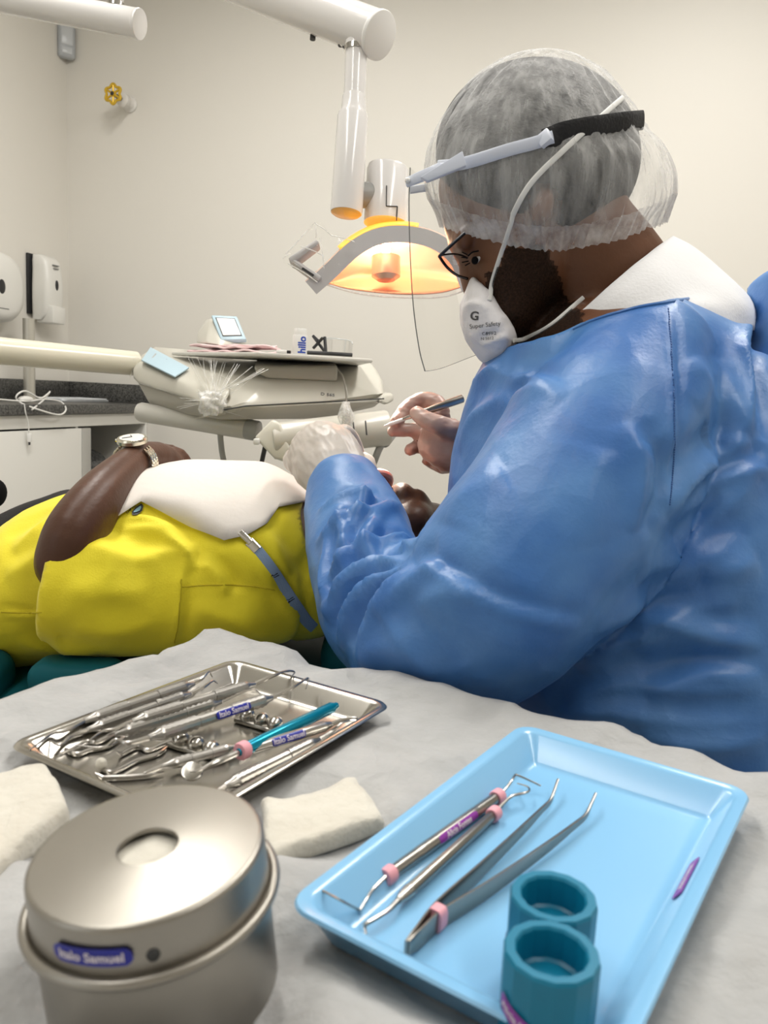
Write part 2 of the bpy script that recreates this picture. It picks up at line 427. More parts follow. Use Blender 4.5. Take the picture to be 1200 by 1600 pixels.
# ------------------------------------------------------------------ counter along the left wall
m_granite = mat('granite', (0.015, 0.015, 0.0145), 0.3, mottle=(170, (0.13, 0.128, 0.12), 1.0))
m_lam = mat('white_laminate', (0.70, 0.69, 0.65), 0.4)
m_alu = mat('aluminium', (0.55, 0.55, 0.54), 0.35, 0.9)
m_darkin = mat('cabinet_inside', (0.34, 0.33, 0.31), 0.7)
CX = 0.385
z_sl = at_x(0, 649, CX)[2]; z_top = z_sl + 0.035
YE = 1.75
def rbox(x0, x1, y0, y1, z0, z1, bev=0.002):
    return MB().box(((x0 + x1) / 2, (y0 + y1) / 2, (z0 + z1) / 2), (x1 - x0, y1 - y0, z1 - z0), RM, bev)
cab = thing('base_cabinet', 'white base cabinet under the dark granite worktop with an open shelf bay', 'cabinet', W(0.19, 0.8, 0))
z_ra = z_sl - 0.002
dz = at_x(0, 672, CX)[2]
yd = at_x(127, 700, CX)[1]; yn = at_x(139, 700, CX)[1]
m = rbox(0.004, CX - 0.005, 0.003, 0.018, 0.0, z_ra); m.build('side_panel', m_lam, cab)
rbox(0.004, CX - 0.005, YE - 0.02, YE - 0.004, 0.0, z_ra).build('side_panel', m_lam, cab)
rbox(0.004, CX - 0.012, yd - 0.0, yd + 0.016, 0.08, dz).build('divider', m_lam, cab)
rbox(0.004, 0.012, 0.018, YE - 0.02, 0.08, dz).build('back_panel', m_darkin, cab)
rbox(0.012, CX - 0.012, 0.018, YE - 0.02, 0.06, 0.078).build('bottom_panel', m_lam, cab)
rbox(CX - 0.03, CX - 0.004, 0.018, YE - 0.02, dz, z_ra).build('top_rail', m_lam, cab)
rbox(CX - 0.012, CX + 0.006, yd + 0.005, 1.15, 0.09, dz - 0.006).build('door', m_lam, cab)
rbox(CX - 0.012, CX + 0.008, yn - 0.002, yd + 0.004, 0.09, dz - 0.006).build('edge_strip', m_alu, cab)
rbox(CX - 0.012, CX + 0.006, 1.156, YE - 0.02, 0.09, dz - 0.006).build('door', m_lam, cab)
wt = rbox(0.002, CX + 0.015, 0.003, YE, z_sl, z_top, 0.004).build('worktop', m_granite)
tag(wt, 'dark speckled granite worktop on the white cabinet', 'worktop')
zb = at_x(0, 591, 0.02)[2]
bs = rbox(0.002, 0.02, 0.003, YE, z_top, zb).build('backsplash', m_granite); tag(bs, 'dark granite upstand along the left wall above the worktop', 'backsplash')
bs2 = rbox(0.021, CX + 0.015, 0.002, 0.02, z_top, zb).build('backsplash', m_granite); tag(bs2, 'short granite upstand against the back wall behind the dental unit', 'backsplash')

# dark bag in the open bay
m_bag = mat('black_fabric', (0.008, 0.008, 0.009), 0.6, mottle=(120, (0.22, 0.22, 0.21), 0.55), bump=(90, 0.6))
yb = (0.03 + yd) / 2
parts = [ball(W(0.2, yb, dz - 0.42), 0.13, 0.14, 0.30), ball(W(0.23, yb - 0.02, dz - 0.2), 0.10, 0.12, 0.10)]
bg = union(parts, 0.012, 3); rough(bg, lambda p: 0.012 * noise.noise(p * 14)); tag(bg.build('bag', m_bag, sharp=0), 'black glittery bag stuffed in the open cabinet bay', 'bag')

# ------------------------------------------------------------------ wall fittings
m_disp = mat('dispenser_white', (0.74, 0.73, 0.69), 0.28, coat=0.3)
m_dark = mat('dark_plastic', (0.02, 0.02, 0.022), 0.4)
m_lblgrey = mat('print_grey', (0.18, 0.18, 0.18), 0.6)
def dispenser(name, label, cat, y0, y1, z0, z1, dep, r, big):
    t = thing(name, label, cat, W(0, (y0 + y1) / 2, z0))
    rbox(0.001, 0.012, y0 - 0.004, y1 + 0.004, z0 + 0.02, z1 + 0.004, 0.003).build('back_plate', m_dark if not big else m_disp, t)
    cy = (y0 + y1) / 2; hw = (y1 - y0) / 2
    if big:      # drum shaped towel dispenser
        cz = (z0 + z1) / 2; hz = (z1 - z0) / 2; R = []
        for x, s in ((0.012, 1), (dep * 0.55, 1), (dep * 0.8, 0.965), (dep * 0.93, 0.88), (dep, 0.70), (dep + 0.003, 0.3)):
            R.append([W(x, cy + hw * s * (abs(math.cos(a)) ** 0.75) * (1 if math.cos(a) > 0 else -1), cz + hz * s * (abs(math.sin(a)) ** 0.8) * (1 if math.sin(a) > 0 else -1)) for a in [2 * PI * k / 48 for k in range(48)]])
        b = MB().rings(R); b.build('cover', m_disp, t, 50)
    else:
        R = []
        for k in range(13):
            f = k / 12; z = z0 + (z1 - z0) * f
            d = dep * (0.55 + 0.45 * math.sin(PI * (0.18 + 0.64 * f))) if 0.0 < f < 1 else dep * 0.6
            wv = hw * (0.9 + 0.1 * math.sin(PI * min(1, f * 1.3))) * (1 if f < 0.97 else 0.86)
            R.append([W(0.012 + max(0.0, d) * (0.5 + 0.5 * math.copysign(abs(math.cos(a)) ** 0.45, math.cos(a))), cy + wv * math.copysign(abs(math.sin(a)) ** 0.5, math.sin(a)), z) for a in [2 * PI * j / 36 for j in range(36)]])
        MB().rings(R).build('cover', m_disp, t, 50)
    win = ball((0, 0, 0), 0.004, 0.018 if big else 0.010, 0.026 if big else 0.02)
    MB().add(win.v, win.f, Matrix.Translation(W(dep + (0.002 if big else 0.011), cy - (0.0 if big else 0), (z0 + z1) / 2 + (0.0 if big else 0.012))) @ RM.to_3x3().to_4x4()).build('window', m_dark, t)
    if not big:
        rbox(0.03, dep + 0.022, cy - hw * 0.72, cy + hw * 0.72, z0 - 0.012, z0 + 0.055, 0.006).build('lever', m_disp, t)
    for dz_, wd in (((0.35, 0.5), (0.3, 0.42)) if not big else ((-0.3, 0.4),)):
        rbox(dep + 0.0, dep + (0.0105 if not big else 0.002), cy - hw * wd * 0.6, cy + hw * wd * 0.6, (z0 + z1) / 2 + dz_ * (z1 - z0), (z0 + z1) / 2 + dz_ * (z1 - z0) + 0.003, 0).build('print', m_lblgrey, t)
    return t
_, y1, za = at_x(42, 498, 0.0); _, y0, zc = at_x(70, 404, 0.0)
dispenser('soap_dispenser', 'white soap dispenser with dark oval window on the left wall', 'dispenser', y0, y1, za, zc, 0.085, 0.03, False)
_, ya, z0_ = at_x(22, 510, 0.05); _, _, z1_ = at_x(10, 398, 0.05)
dispenser('towel_dispenser', 'larger rounded white paper towel dispenser at the left edge', 'dispenser', ya + 0.0, ya + 0.29, z0_, z1_, 0.12, 0.1, True)

# motion sensor in the corner
m_grey_pl = mat('grey_plastic', (0.43, 0.45, 0.47), 0.4); m_grey2 = mat('grey_lens', (0.56, 0.58, 0.60), 0.25)
_, _, zs0 = at_y(107, 97); _, _, zs1 = at_y(107, 43)
t = thing('motion_sensor', 'small grey motion sensor in the wall corner near the ceiling', 'sensor', W(0.03, 0.03, zs0))
MS = Matrix.Translation(W(0.022, 0.03, (zs0 + zs1) / 2)) @ RM.to_3x3().to_4x4() @ Matrix.Rotation(rad(-45), 4, 'Z')
hz = (zs1 - zs0)
MB().box((0, 0, 0), (0.066, 0.036, hz), MS, 0.012, 3).build('body', m_grey_pl, t)
MB().box((0, 0.012, 0.018), (0.05, 0.02, hz * 0.62), MS, 0.008, 3).build('lens', m_grey2, t)
MB().box((0, 0.016, -hz * 0.3), (0.04, 0.01, hz * 0.2), MS, 0.003).build('lower_cover', m_grey2, t)

# gas valve on the back wall
m_gold = mat('gold_paint', (0.62, 0.40, 0.03), 0.35, 0.3); m_pipewhite = mat('white_painted_pipe', (0.72, 0.70, 0.66), 0.4)
vx, _, vz = at_y(204, 164); g = W(vx, 0, vz)
t = thing('wall_valve', 'yellow handwheel valve on a white stub in the back wall', 'valve', g)
ax = -DL * 0.95 - DB * 0.02; MV = frame(g, DB, ax) if False else frame(g, Vector((0, 0, 1)), -DL)
MB().lathe([(0.030, 0.0005), (0.030, 0.006), (0.024, 0.012), (0.022, 0.03), (0.026, 0.036), (0.026, 0.06), (0.012, 0.068)], 24, MV).build('body', m_pipewhite, t)
MB().lathe([(0.008, 0.066), (0.008, 0.125), (0.005, 0.128)], 12, MV).build('stem', m_dark, t)
R = []
for i in range(48):
    a = 2 * PI * i / 48; rr = 0.032 + 0.0045 * math.cos(6 * a); R.append(MV @ Vector((rr * math.cos(a), rr * math.sin(a), 0.118)))
hw = MB().tube(R, 0.0052, 8, closed=True)
for k in range(6):
    a = PI * k / 3; hw.tube([MV @ Vector((0, 0, 0.118)), MV @ Vector((0.034 * math.cos(a), 0.034 * math.sin(a), 0.118))], 0.0042, 8)
hw.lathe([(0.010, 0.110), (0.012, 0.118), (0.009, 0.125)], 14, MV)
hw.build('handwheel', m_gold, t)

# things on the worktop
m_steel_d = mat('dull_pipe', (0.55, 0.53, 0.47), 0.3, 0.5)
py = at_x(46, 600, 0.12)[1]
t = thing('standing_pole', 'pale metal pole rising from the granite worktop behind the unit arm', 'pole', W(0.12, py, z_top))
MB().lathe([(0.024, 0.0), (0.024, 0.006), (0.021, 0.01), (0.021, 0.30)], 24, Matrix.Translation(W(0.12, py, z_top))).build('tube', m_steel_d, t)
MB().lathe([(0.034, 0.0005), (0.034, 0.004), (0.025, 0.008)], 24, Matrix.Translation(W(0.12, py, z_top))).build('flange', m_steel_d, t)
m_dish = mat('dish_white', (0.62, 0.64, 0.66), 0.25)
x_, y_, _ = at_x(116, 627, 0.16)
t = thing('flat_dish', 'flat pale rectangular dish lying on the worktop', 'dish', W(0.16, y_, z_top))
rbox(0.09, 0.23, y_ - 0.13, y_ + 0.16, z_top + 0.0005, z_top + 0.008, 0.003).build('base', m_dish, t)
rr_ = [W(0.16 + a, y_ + 0.015 + b, z_top + 0.009) for a, b in rounded_rect(0.138, 0.285, 0.02)]
MB().tube(rr_, 0.0035, 8, closed=True).build('rim', m_dish, t)
m_clear = glossy_film('clear_acrylic', (0.97, 0.98, 0.98), 0.25)
# cable with switch
m_cable = mat('white_cable', (0.72, 0.71, 0.68), 0.4)
cz = z_top + 0.004
cx0 = CX - 0.02
ctop = lambda u, v, x: W(*at_x(u, v, x))
t = thing('cable_coil', 'white cable with inline switch looped over the worktop edge', 'cable', ctop(45, 627, cx0))
cp = [(-20, 622), (20, 626), (45, 627), (70, 624), (95, 628), (103, 640), (92, 648), (60, 640), (30, 630), (26, 618), (40, 611), (62, 622), (74, 616), (78, 612), (68, 625), (50, 640)]
path = []
for i, (u, v) in enumerate(cp):
    q = ctop(u, v, CX - 0.01 if v < 636 else CX + 0.03); path.append(q)
    if q.z < z_top + 0.004 and (q - CORNER).dot(DB) < CX + 0.017: path[-1] = Vector((q.x, q.y, z_top + 0.006))
MB().tube(path, 0.0028, 8, step=5).build('cord', m_cable, t)
sw = ctop(40, 626, CX - 0.02); sw.z = z_top + 0.014
b = ball(sw, 0.014, 0.034, 0.012, RM.to_3x3()); b.build('switch', m_cable, t)
pl = [ctop(38, 632, CX + 0.022), ctop(40, 645, CX + 0.024), ctop(44, 660, CX + 0.022), ctop(45, 676, CX + 0.02)]
MB().tube(pl, 0.002, 8, step=4).build('cord', m_cable, t)
MB().box(ctop(46, 684, CX + 0.02), (0.012, 0.012, 0.028), bevel=0.002).build('plug', m_white_pl, t)
MB().box(ctop(46, 692, CX + 0.02), (0.005, 0.005, 0.014)).build('plug_pin', m_dark, t)
# ------------------------------------------------------------------ dental lamp on its jointed arm
m_enamel = mat('white_enamel', (0.74, 0.72, 0.70), 0.18, coat=0.5)
m_cream = mat('cream_enamel', (0.70, 0.66, 0.54), 0.22, coat=0.4)
m_lightgrey = mat('light_grey_plastic', (0.60, 0.585, 0.54), 0.3)
m_unit = mat('unit_plastic', (0.56, 0.54, 0.475), 0.28, coat=0.2)
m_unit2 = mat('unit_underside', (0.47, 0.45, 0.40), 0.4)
m_midgrey = mat('mid_grey_plastic', (0.36, 0.36, 0.345), 0.35)
m_film = glossy_film('cling_film', (0.985, 0.985, 0.98), 0.22, 0.08)
m_filmw = thin('cling_film_bunched', (0.92, 0.91, 0.88), 0.55, 0.15, 0.8, 0.35, 60)
m_chrome = mat('chrome', (0.62, 0.60, 0.57), 0.14, 1.0)
m_seam = mat('seam_dark', (0.03, 0.03, 0.03), 0.5)

def rod(m, a, b, r, n=28, bev=0.0):
    a, b = Vector(a), Vector(b); t = (b - a).normalized()
    pr = [(a, r), (b, r)] if not bev else [(a, r - bev), (a + t * bev * 0.3, r - bev * 0.3), (a + t * bev, r), (b - t * bev, r), (b - t * bev * 0.3, r - bev * 0.3), (b, r - bev)]
    return m.tube([p for p, _ in pr], [x for _, x in pr], n)

# high arm at the top left
t = thing('support_arm', 'white tubular support arm cut off by the top left of the frame', 'arm', P(100, 20, 1.5))
A, B = P(-600, -115, 1.70), P(214, 37, 1.5)
rod(MB(), A, B, 0.0262).build('tube', m_enamel, t)
ad = (B - A).normalized(); rod(MB(), B - ad * 0.001, B + ad * 0.007, 0.0268, bev=0.002).build('end_cap', m_enamel, t)
rod(MB(), P(181, 4, 1.505), P(183, -78, 1.505), 0.014).build('post', m_enamel, t)
rod(MB(), P(180.5, 13, 1.505), P(181, 6, 1.505), 0.0165).build('collar', m_chrome, t)

lamp = thing('dental_lamp', 'lit dental operating lamp on a white jointed arm above the patient', 'dental lamp', P(590, 400, 1.22))
A, B = P(150, -112, 1.53), P(592, 55, 1.2)
rod(MB(), A, B, 0.0335, 40).build('arm', m_enamel, lamp)
ad = (B - A).normalized(); rod(MB(), B - ad * 0.004, B + ad * 0.004, 0.0345, 40, 0.002).build('end_cap', m_white_pl, lamp)
for u, v in ((489, 62), (533, 72), (540, 74)):
    d = 1.2 + (592 - u) / 442 * 0.33; rod(MB(), P(u, v - 10, d - 0.01), P(u - 0.5, v, d - 0.01), 0.0045, 12).build('screw', m_seam, lamp)
rod(MB(), P(557, 66, 1.21), P(553, 185, 1.21), 0.0165).build('upper_post', m_enamel, lamp)
MB().tube([P(556, 74, 1.21), P(555.6, 82, 1.21)], 0.0178, 28).build('neck_ring', m_chrome, lamp)
MB().tube([P(553, 150, 1.21), P(553, 160, 1.21), P(552.5, 172, 1.21), P(551, 184, 1.21)], [0.0172, 0.0185, 0.019, 0.0228], 32).build('collar', m_enamel, lamp)
MB().tube([P(551.2, 178, 1.21), P(551, 183, 1.21), P(541.5, 328, 1.21), P(541, 333, 1.21)], [0.022, 0.0232, 0.0245, 0.0238], 36).build('sleeve', m_enamel, lamp)
m_amber = mat('amber_cap', (0.9, 0.62, 0.22), 0.25, trans=0.35)
MB().tube([P(541, 333, 1.21), P(540.8, 336, 1.21), P(540.5, 338, 1.21)], [0.0232, 0.020, 0.008], 32).build('sleeve_cap', m_amber, lamp)
rod(MB(), P(555, 305, 1.225), P(600, 305, 1.235), 0.019).build('joint', m_midgrey, lamp)
MB().tube([P(606.5, 262, 1.24), P(606, 266, 1.24), P(602, 349, 1.24)], [0.031, 0.0325, 0.0335], 40).build('yoke_column', m_enamel, lamp)
sm = MB()      # the moulded seam line on the column
pth = [(604, 290), (603.5, 322), (621, 322.5), (619.5, 345)]
pth2 = []
for u, v in catmull(pth[:2], 4) + catmull(pth[1:3], 6) + catmull(pth[2:], 4):
    k = (u - 604) * 1.205 / F; pth2.append(P(u, v, 1.24 - math.sqrt(max(0.0, 0.0334 ** 2 - k * k)) - 0.0002))
sm.tube(pth2, 0.0008, 6); sm.build('seam', m_seam, lamp)

# head: an arched trough with the rim towards us
def arch(off, d, t0=0.0, t1=1.0, n=28):
    """points of the arch at depth d; off in px outward"""
    cp = [(486, 450), (516, 424), (553, 389), (592, 369), (636, 366), (680, 377), (714, 404), (733, 450)]
    Q = catmull(cp, 8); Q = [np.array(q) for q in Q]; out = []
    for k in range(n):
        s = (t0 + (t1 - t0) * k / (n - 1)) * (len(Q) - 1); i = min(int(s), len(Q) - 2); q = Q[i] + (Q[i + 1] - Q[i]) * (s - i)
        tg = Q[i + 1] - Q[i]; nn = np.array([tg[1], -tg[0]]) / np.linalg.norm(tg); q = q + nn * off
        out.append(P(q[0], q[1], d))
    return out
DN, DF_ = 1.17, 1.28
m_rim = mat('lamp_rim_grey', (0.50, 0.485, 0.48), 0.4)
m_refl = mat('reflector', (0.92, 0.62, 0.50), 0.25, 0.35, rough_var=0.1)
m_amberglow = mat('amber_shell', (0.92, 0.48, 0.08), 0.4, emit=((1.0, 0.45, 0.04), 0.9))  # emission stands in for bulb light leaking through the shell
def band(d, o0, o1, th):      # a curved band with depth th
    a, b = arch(o0, d), arch(o1, d); c, e = arch(o1, d + th), arch(o0, d + th)
    return MB().rings([[a[i], b[i], c[i], e[i]] for i in range(len(a))])
band(DN, -13, 13, 0.012).build('front_rim', m_rim, lamp)
band(DF_, -13, 13, 0.012).build('rear_rim', m_rim, lamp)
G = [arch(10, d) for d in np.linspace(DN + 0.012, DF_, 10)]
G2 = [arch(9 + 5 * math.sin(PI * k / 9), DN + 0.012 + (DF_ - DN - 0.012) * k / 9) for k in range(10)]
solid(MB().grid(G2).build('reflector', m_refl, lamp, 0), 0.002)
G3 = [arch(13 + 6 * math.sin(PI * k / 9), DN + 0.012 + (DF_ - DN - 0.012) * k / 9, 0.24, 0.62) for k in range(10)]
solid(MB().grid(G3).build('shell', m_amberglow, lamp, 0), 0.002)
bk = []
top_e, low_e = arch(-8, DF_ - 0.02, 0.02, 0.99, 33), [P(u, v, DF_ - 0.03) for u, v in catmull([(502, 438), (540, 450), (590, 457), (640, 460), (690, 457), (728, 446)], 7)]
low_e = [low_e[min(int(i * (len(low_e) - 1) / 32), len(low_e) - 1)] for i in range(33)]
for k in range(11):
    f = k / 10; bk.append([p + (q - p) * f + FWD * (0.035 * math.sin(PI * f) * math.sin(PI * i / 32)) for i, (p, q) in enumerate(zip(top_e, low_e))])
solid(MB().grid(bk).build('reflector_bowl', m_refl, lamp, 0), 0.002)
# handle on the left
hd = MB(); loop = [P(u, v, 1.18) for u, v in ((452, 408), (492, 376), (487, 368), (448, 402))]
hd.prism([P(u, v, 1.165) for u, v in ((449, 402), (495, 372), (500, 380), (456, 413))], FWD * 0.03, 0.004)
hd.prism([P(u, v, 1.165) for u, v in ((450, 406), (457, 401), (503, 431), (498, 441))], FWD * 0.03, 0.004)
hd.build('handle', m_rim, lamp)
tx = text_mesh('LAMP', 0.006) if False else None
hl = MB().box((0, 0, 0), (0.020, 0.0036, 0.0008), frame(P(481, 425, 1.1635), P(490, 431, 1.16) - P(470, 418, 1.16), -FWD)); hl.build('handle_mark', m_seam, lamp)
# clear cover under the arch
m_cover = glossy_film('lamp_cover', (1.0, 0.955, 0.93), 0.3, 0.12)
bot = [(500, 440), (515, 446), (545, 455), (585, 462), (640, 465), (690, 464), (722, 455), (732, 448)]
def cov(d):
    b = catmull(bot, 4); a = arch(-14, d, 0.03, 0.995, len(b)); return a, [P(u, v, d + 0.0) for u, v in b]
a1, b1 = cov(DN + 0.004); a2, b2 = cov(DF_ + 0.006)
MB().grid([b1, [(p + q) / 2 - UP * 0.002 for p, q in zip(b1, b2)], b2]).build('cover', m_cover, lamp, 0)
MB().grid([a1, b1]).build('cover_front', m_cover, lamp, 0)
MB().tube(b1, 0.0011, 6).build('cover_edge', m_filmw, lamp)
# bulb, bulb shield
m_bulb = mat('bulb', (1, 0.85, 0.6), 0.4, emit=((1.0, 0.80, 0.50), 25))
bulb = cball(603, 391, 1.25, 7, 9, 0.008); bulb.build('bulb', m_bulb, lamp)
m_shield = mat('bulb_shield', (0.80, 0.66, 0.58), 0.25, 0.5)
MB().tube([P(603, 402, 1.25), P(603, 432, 1.25)], 0.0225, 28).tube([P(603, 432, 1.25), P(603, 438, 1.25)], [0.0225, 0.014], 28).build('bulb_shield', m_shield, lamp)
rod(MB(), P(603, 368, 1.25), P(603, 386, 1.25), 0.008).build('bulb_socket', m_shield, lamp)
pl_ = bpy.data.lights.new('bulb_light', 'POINT'); pl_.energy = 1.1; pl_.color = (1.0, 0.62, 0.38); pl_.shadow_soft_size = 0.01
o = bpy.data.objects.new('bulb_light', pl_); o.location = P(603, 391, 1.235); COL.objects.link(o); o.parent = lamp; o.location = Vector(o.location) - Vector(lamp.location)
MOUTH = P(594, 748, 1.0)
sp = bpy.data.lights.new('lamp_beam', 'SPOT'); sp.energy = 110; sp.color = (1.0, 0.88, 0.76); sp.spot_size = rad(15); sp.spot_blend = 0.5; sp.shadow_soft_size = 0.03
o = bpy.data.objects.new('lamp_beam', sp); COL.objects.link(o); src = P(604, 470, 1.2); o.parent = lamp; o.location = src - Vector(lamp.location)
o.rotation_euler = (P(604, 695, 1.04) - src).to_track_quat('-Z', 'Y').to_euler()
# film wrapped round the handle
rnd = random.Random(3)
def crumple(cpts, n, amp, dvar, seed=0):
    """sheet between two picture edges given as lists of (u, v, d)"""
    rg = random.Random(seed); A_, B_ = catmull(cpts[0], n), catmull(cpts[1], n); G = []
    for k in range(n * 2 + 1):
        f = k / (n * 2); row = []
        for a, b in zip(A_, B_):
            q = a + (b - a) * f; nn = noise.noise(Vector((q[0] * 0.05, q[1] * 0.05, seed)))
            row.append(P(q[0] + amp * nn, q[1] + amp * noise.noise(Vector((q[0] * 0.07, q[1] * 0.07, seed + 5))), q[2] + dvar * noise.noise(Vector((q[0] * 0.06, q[1] * 0.06, seed + 9)))))
        G.append(row)
    return MB().grid(G)
crumple([[(442, 400, 1.15), (470, 372, 1.15), (492, 348, 1.15), (520, 366, 1.155), (556, 372, 1.16)], [(446, 412, 1.15), (470, 428, 1.15), (498, 442, 1.15), (520, 428, 1.155), (552, 398, 1.16)]], 8, 6, 0.012, 2).build('film_wrap', m_film, lamp, 0)
fs = MB()
for a, b in (((442, 404), (452, 396)), ((446, 398), (490, 350)), ((492, 348), (494, 372)), ((492, 349), (518, 368)), ((518, 368), (554, 378)), ((450, 412), (496, 441)), ((500, 372), (506, 420)), ((470, 385), (506, 400))):
    fs.tube([P(a[0], a[1], 1.148), P((a[0] + b[0]) / 2 + 1, (a[1] + b[1]) / 2 - 1, 1.146), P(b[0], b[1], 1.15)], 0.0008, 5, step=3)
fs.build('film_crease', m_filmw, lamp)

# ------------------------------------------------------------------ instrument delivery unit
unit = thing('delivery_unit', 'cream dental delivery unit on a swing arm behind the patient, wrapped in film', 'dental unit', P(410, 640, 1.7))
A, B = P(-520, 500, 1.22), P(211, 568, 1.83)
rod(MB(), A, B, 0.0275, 36).build('swing_arm', m_cream, unit)
up_shell = [P(*q) for q in ((300, 578, 1.76), (345, 640, 1.63), (383, 634, 1.62), (600, 622, 1.70), (598, 592, 1.84), (583, 566, 1.95), (420, 594, 1.68), (530, 594, 1.72), (300, 552, 2.0), (240, 545, 2.0), (540, 560, 2.02), (340, 650, 1.64), (600, 630, 1.95))]
wing = [P(*q) for q in ((206, 576, 1.79), (205, 592, 1.78), (215, 557, 1.86), (238, 541, 1.97), (300, 546, 1.97), (300, 579, 1.735), (347, 640, 1.622), (322, 634, 1.63), (213, 600, 1.76), (275, 592, 1.695), (223, 566, 1.785), (362, 612, 1.64), (362, 590, 1.72), (350, 575, 1.85))]
b0_ = MB().hull(wing, 0.010, 4); up_all = MB().hull(up_shell, 0.012, 4)
up_all.build('upper_shell', m_unit, unit, 30); b0_.build('control_wing', m_unit, unit, 30)
sm = MB().tube([P(347, 641, 1.619), P(383, 634.5, 1.616), P(600, 623, 1.697)], 0.0016, 6); sm.build('shell_seam', m_seam, unit)
lo = [P(*q) for q in ((214, 596, 1.77), (232, 628, 1.77), (240, 640, 1.80), (342, 656, 1.66), (385, 636, 1.625), (598, 625, 1.705), (586, 636, 1.74), (500, 655, 1.70), (350, 655, 1.66), (322, 634, 1.645), (250, 600, 2.0), (580, 610, 2.0), (560, 640, 1.95), (260, 640, 1.95))]
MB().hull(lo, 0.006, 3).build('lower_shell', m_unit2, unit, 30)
hl = [P(*q) for q in ((592, 618, 1.70), (614, 614, 1.74), (616, 626, 1.74), (604, 634, 1.71), (590, 630, 1.70), (600, 612, 1.80), (614, 622, 1.80))]
MB().hull(hl, 0.006).build('corner_grip', m_unit, unit)
hl = [P(*q) for q in ((206, 640, 1.9), (240, 652, 1.9), (330, 664, 1.9), (240, 628, 1.9), (330, 640, 1.9), (210, 620, 1.9), (240, 640, 2.0), (320, 650, 2.0))]
# holder box under the tray, tray slab
MB().hull([P(*q) for q in ((396, 572, 1.69), (528, 572, 1.71), (527, 596, 1.71), (420, 592, 1.69), (400, 582, 1.69), (400, 560, 1.95), (520, 560, 1.95), (520, 590, 1.95), (410, 580, 1.95))], 0.006).build('tray_support', m_unit2, unit)
tp = [P(268, 547, 1.86), P(404, 570, 1.62), P(582, 570, 1.66), P(556, 556, 1.95)]
zz = sum(p.z for p in tp) / 4; TRZ = zz + 0.004
tp = [onz(*proj(Vector((p.x, p.y, zz)))[:2], zz) if False else Vector((p.x, p.y, zz)) for p in tp]
MB().prism([p + Vector((0, 0, -0.004)) for p in tp], (0, 0, 0.008), 0.0025).build('tray_top', m_lightgrey, unit)
# blue membrane keypad on the left wing
m_blue_pad = mat('pale_blue_membrane', (0.40, 0.53, 0.60), 0.4)
T_up = bvh(MB().add(up_all.v, up_all.f).add(b0_.v, b0_.f))
def onsurf(tree, pts, lift):
    out = []
    for u, v in pts:
        h, n = hit(tree, u, v, lift); out.append(h)
    return out
def patch(tree, quad, nu, nv, lift, amp=0, seed=0):
    G = []
    for i in range(nv + 1):
        row = []
        for j in range(nu + 1):
            a, b = j / nu, i / nv; q = [(1 - a) * (1 - b) * quad[0][k] + a * (1 - b) * quad[1][k] + a * b * quad[2][k] + (1 - a) * b * quad[3][k] for k in (0, 1)]
            h, n = hit(tree, q[0], q[1], lift)
            if h is None: h = row[-1] if row else (G[-1][j] if G else P(q[0], q[1], 1.7))
            row.append(h + (CAM - h).normalized() * amp * noise.noise(Vector((q[0] * 0.08, q[1] * 0.08, seed))))
        G.append(row)
    return MB().grid(G)
kq = [P(*q) for q in ((222, 565, 1.775), (236, 545, 1.90), (296, 577, 1.735), (274, 591, 1.69))]
MB().prism([p + Vector((0, -0.004, 0.004)) for p in kq], (0, 0, -0.003), 0.0005).build('keypad', m_blue_pad, unit)
kmid = lambda a, b: (kq[0] * (1 - a) + kq[3] * a) * (1 - b) + (kq[1] * (1 - a) + kq[2] * a) * b + Vector((0, -0.004, 0.0045))
for a in (0.2, 0.5, 0.8): MB().prism([kmid(a, 0.35), kmid(a + 0.03, 0.35), kmid(a + 0.03, 0.75), kmid(a, 0.75)], (0, 0, 0.0006)).build('keypad_mark', m_seam if a == 0.5 else m_midgrey, unit)
# screen pod
pod = [P(*q) for q in ((306, 536, 1.86), (308, 520, 1.88), (322, 499, 1.95), (330, 497, 1.86), (371, 499, 1.86), (388, 537, 1.82), (345, 540, 1.78), (322, 536, 1.80), (380, 540, 2.0), (320, 530, 2.0), (372, 502, 1.95))]
MB().hull(pod, 0.006, 3).build('screen_pod', m_unit, unit, 30)
fa = [P(331, 498, 1.853), P(371, 500, 1.853), P(386, 536, 1.805), P(346, 537, 1.805)]
nf = (fa[1] - fa[0]).cross(fa[3] - fa[0]).normalized(); nf = nf if nf.dot(CAM - fa[0]) > 0 else -nf
fa = [p + nf * 0.008 for p in fa]
MB().prism([p + nf * 0.004 for p in fa], -nf * 0.012, 0.003).build('screen_bezel', m_blue_pad, unit)
cen = sum(fa, Vector()) / 4
sc_ = [cen + (p - cen) * 0.68 + nf * 0.0045 for p in fa]; MB().prism([cen + (p - cen) * 0.76 + nf * 0.0035 for p in fa], nf * 0.0012, 0).build('screen_border', m_seam, unit)
m_screen = mat('screen', (0.66, 0.66, 0.64), 0.2)
MB().prism(sc_, nf * 0.001).build('screen', m_screen, unit)
# model mark on the front
hf, nf2 = hit(T_up, 512, 617, 0.0006)
if hf is not None:
    tm = text_mesh('D 565', 0.012, 0.0002, 0.0002); MB().add(tm.v, tm.f, frame(hf, RT, nf2)).build('lettering', m_lblgrey, unit, flat=True)
